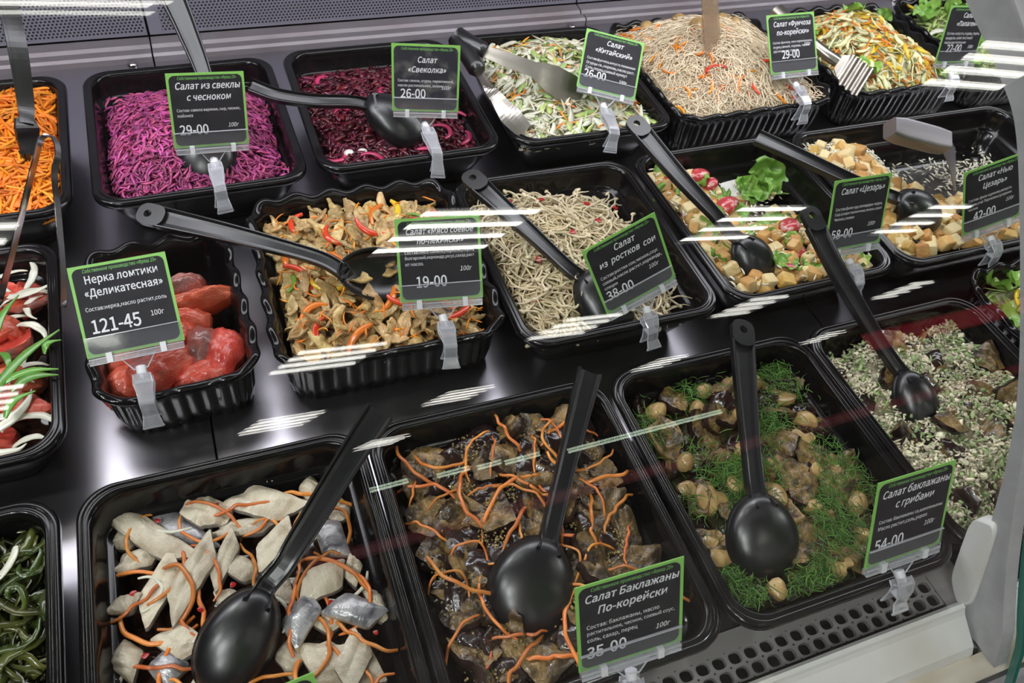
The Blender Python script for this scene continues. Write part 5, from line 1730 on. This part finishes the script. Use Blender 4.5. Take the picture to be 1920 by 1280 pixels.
# ---- croutons with cheese
t = TR['newc']
bed('cheese_dressing', t, mat('dressing_film', (0.03, 0.028, 0.026), rough=0.25, coat=0.3, col2=(0.45, 0.42, 0.36), scale=50, lo=0.6, hi=0.75), 'film of dressing and crumbs under the croutons and cheese', 'dressing', drop=0.008, amp=0.0005, seed=14)
mn = lambda s, v: np.where((s < -0.42 + 0.3 * (v < 0.2)) | ((v < -0.02 - 0.1 * s) & (s < 0.5)), 1.0, 0.0)
for nm, n_, lab, sd0 in (('g', 80, 'golden crouton', 111), ('p', 78, 'pale crouton', 112), ('d', 24, 'dark toasted crouton', 113)):
    scatter(t, 'crouton', _cr[nm], n_, lab, 'the crouton and cheese tray', 'crouton', lab + 's under the cheese', sd0, z0=0.003, layer=0.010, tilt=0.5, ext=0.92, mask=mn)
strands('grated_cheese', t, CHEES, 'white grated cheese heaped between the croutons', 'grated cheese', 4200, 0.010, 0.0015, seg=4, curl=0.4, layer=0.010, seed=114, tilt=0.25, mask=lambda s, v: np.where((s < -0.25) & (v > 0.0), 0.9, np.where((s > 0.35) & (v > 0.35) & (v < 0.75), 0.25, 0.04)))

# ---- grated carrot
t = TR['carrot']
bed('carrot_bed', t, CARRI, 'bottom layer of the grated carrot salad', 'grated carrot', drop=0.004, amp=0.002, seed=15)
strands('grated_carrot', t, CARRI, 'bright orange grated carrot filling the left rear tray', 'grated carrot', 2300, 0.042, 0.0026, seg=7, curl=0.35, layer=0.010, seed=121, tilt=0.12)

# ---- purple beetroot
t = TR['beetg']
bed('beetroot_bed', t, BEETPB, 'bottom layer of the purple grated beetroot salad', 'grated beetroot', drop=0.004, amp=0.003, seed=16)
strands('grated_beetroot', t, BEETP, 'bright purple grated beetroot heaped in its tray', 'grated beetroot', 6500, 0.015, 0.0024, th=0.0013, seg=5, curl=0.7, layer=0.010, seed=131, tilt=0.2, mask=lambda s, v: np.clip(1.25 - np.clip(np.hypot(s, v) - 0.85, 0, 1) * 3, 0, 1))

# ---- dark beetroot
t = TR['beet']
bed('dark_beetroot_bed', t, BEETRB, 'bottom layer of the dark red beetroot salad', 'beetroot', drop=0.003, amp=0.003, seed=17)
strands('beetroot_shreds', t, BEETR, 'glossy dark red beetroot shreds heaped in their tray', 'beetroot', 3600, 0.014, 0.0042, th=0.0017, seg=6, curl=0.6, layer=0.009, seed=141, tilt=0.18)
_br = [ribbon_mesh('beetroot_slice', arc_path(R_, dg, 8, 0.002, k), 0.0055, 0.003, BEETL) for k, (R_, dg) in enumerate([(0.014, 180), (0.02, 90), (0.012, 120)])]
scatter(t, 'beetroot_slice', _br, 15, 'bright pink beetroot slice', 'the dark red beetroot tray', 'beetroot slice', 'pink beetroot slices', 142, z0=0.008, layer=0.003, tilt=0.3, mask=lambda s, v: np.where(v < 0.2, 1, 0.25))
_bw = [squad_mesh('radish_end', 0.0055, 0.0045, 0.004, 0.9, SAUCE, 0.0004, 250)]
for px, py in ((655, 288), (680, 286)):
    piece('radish_end', _bw[0], t, 'white vegetable end', 'the dark red beetroot tray', 'vegetable piece', 'white vegetable ends in the beetroot', at(px, py, 0.042))
strands('dill_fronds', t, DILL, 'small green dill sprigs on the dark red beetroot', 'dill', 260, 0.014, 0.0005, seg=5, curl=0.6, layer=0.006, ns=3, seed=143, tilt=0.2, mask=lambda s, v: np.exp(-((s + 0.15) ** 2 + (v + 0.35) ** 2) / 0.03)).location.z = 0.009

# ---- shredded cabbage
t = TR['china']
bed('cabbage_bed', t, CABB_B, 'bottom layer of the shredded cabbage salad', 'cabbage', drop=0.004, amp=0.003, seed=18)
for nm, m_, n_, lab, sd0, L, wd in (('shredded_cabbage', CABW, 900, 'white cabbage shreds in the tray with the steel tongs', 151, 0.024, 0.0042), ('shredded_cabbage', CABG, 520, 'green cabbage shreds in the tray with the steel tongs', 152, 0.020, 0.0040),
                                    ('grated_carrot', CARRI, 260, 'orange carrot shreds among the shredded cabbage', 153, 0.022, 0.0022), ('glass_noodles', NOOD, 240, 'clear glass noodles among the shredded cabbage', 154, 0.05, 0.0014)):
    strands(nm, t, m_, lab, nm.replace('_', ' '), n_, L, wd * (1.5 if 'cabb' in nm else 1), th=min(wd, 0.0009), seg=6, curl=0.7, layer=0.009, seed=sd0, tilt=0.2)

# ---- glass noodles
t = TR['fun']
bed('noodle_bed', t, NOODB, 'bottom layer of the glass noodle salad', 'glass noodles', drop=0.006, amp=0.003, seed=19)
strands('glass_noodles', t, NOOD, 'tangled pale glass noodles heaped above their tray', 'glass noodles', 1900, 0.085, 0.00085, seg=22, curl=1.6, layer=0.010, ns=4, seed=161, wav=1.4, tilt=0.08, ext=0.93)
strands('grated_carrot', t, CARRI, 'orange carrot shreds among the glass noodles', 'grated carrot', 90, 0.026, 0.0026, seg=6, curl=0.8, layer=0.008, seed=162, tilt=0.15).location.z = 0.004
scatter(t, 'tomato_slice', [ribbon_mesh('tomato_slice', arc_path(0.014, 150, 7, 0.002), 0.006, 0.003, PEPR)], 5, 'red tomato slice', 'the glass noodle tray', 'tomato slice', 'tomato slices in the noodles', 163, z0=0.008, mask=lambda s, v: (v < -0.3) * 1.0)
scatter(t, 'mushroom_piece', _mm[1:], 8, 'brown mushroom piece', 'the glass noodle tray', 'mushroom', 'mushroom pieces in the noodles', 164, z0=0.005, mask=lambda s, v: (v > 0.2) * 1.0)

# ---- cabbage, carrot and yellow pepper
t = TR['slaw']
bed('slaw_bed', t, CABB_B, 'bottom layer of the cabbage and pepper salad', 'cabbage', drop=0.005, amp=0.003, seed=20)
YEL = mat('yellow_pepper_shreds', (0.78, 0.52, 0.04), rough=0.25, coat=0.4, vary=0.2, rnd='island')
for nm, m_, n_, lab, sd0, L, wd in (('shredded_cabbage', CABB, 700, 'pale cabbage shreds under the steel fork', 171, 0.026, 0.0036), ('grated_carrot', CARRI, 380, 'orange carrot shreds under the steel fork', 172, 0.024, 0.0024), ('yellow_pepper_strips', YEL, 160, 'yellow pepper strips in the salad under the steel fork', 173, 0.026, 0.0044)):
    strands(nm, t, m_, lab, nm.replace('_', ' '), n_, L, wd * (1.5 if 'carrot' not in nm else 1), th=min(wd, 0.0010), seg=6, curl=0.6, layer=0.010, seed=sd0, tilt=0.2)
scatter(t, 'lettuce_leaf', _le, 5, 'green lettuce leaf', 'the cabbage and pepper tray', 'lettuce leaf', 'lettuce leaves in the cabbage and pepper salad', 174, z0=0.008, tilt=0.5)

# ---- leafy salads at the right
for key, sd0, lab in (('green', 181, 'the back right tray'), ('side', 191, 'the wavy tray at the right edge')):
    t = TR[key]
    bed('salad_bed', t, CABB_B, 'bottom layer of the leafy salad in ' + lab, 'salad', drop=0.005, amp=0.003, seed=21)
    strands('shredded_cabbage', t, CABG, 'green and white shreds in ' + lab, 'shredded cabbage', 420, 0.024, 0.004, th=0.0014, seg=6, curl=0.6, layer=0.010, seed=sd0, tilt=0.2)
    scatter(t, 'lettuce_leaf', _le, 26, 'green lettuce leaf', lab, 'lettuce leaf', 'lettuce leaves in ' + lab, sd0 + 1, z0=0.008, layer=0.006, tilt=0.5)
    scatter(t, 'pepper_strip', _pp(PEPY, 'pepper_strip'), 8, 'yellow pepper strip', lab, 'pepper strip', 'yellow pepper strips in ' + lab, sd0 + 2, z0=0.010, tilt=0.4)
    scatter(t, 'onion_slice', _os, 6, 'white onion slice', lab, 'onion slice', 'onion slices in ' + lab, sd0 + 3, z0=0.010, tilt=0.4)
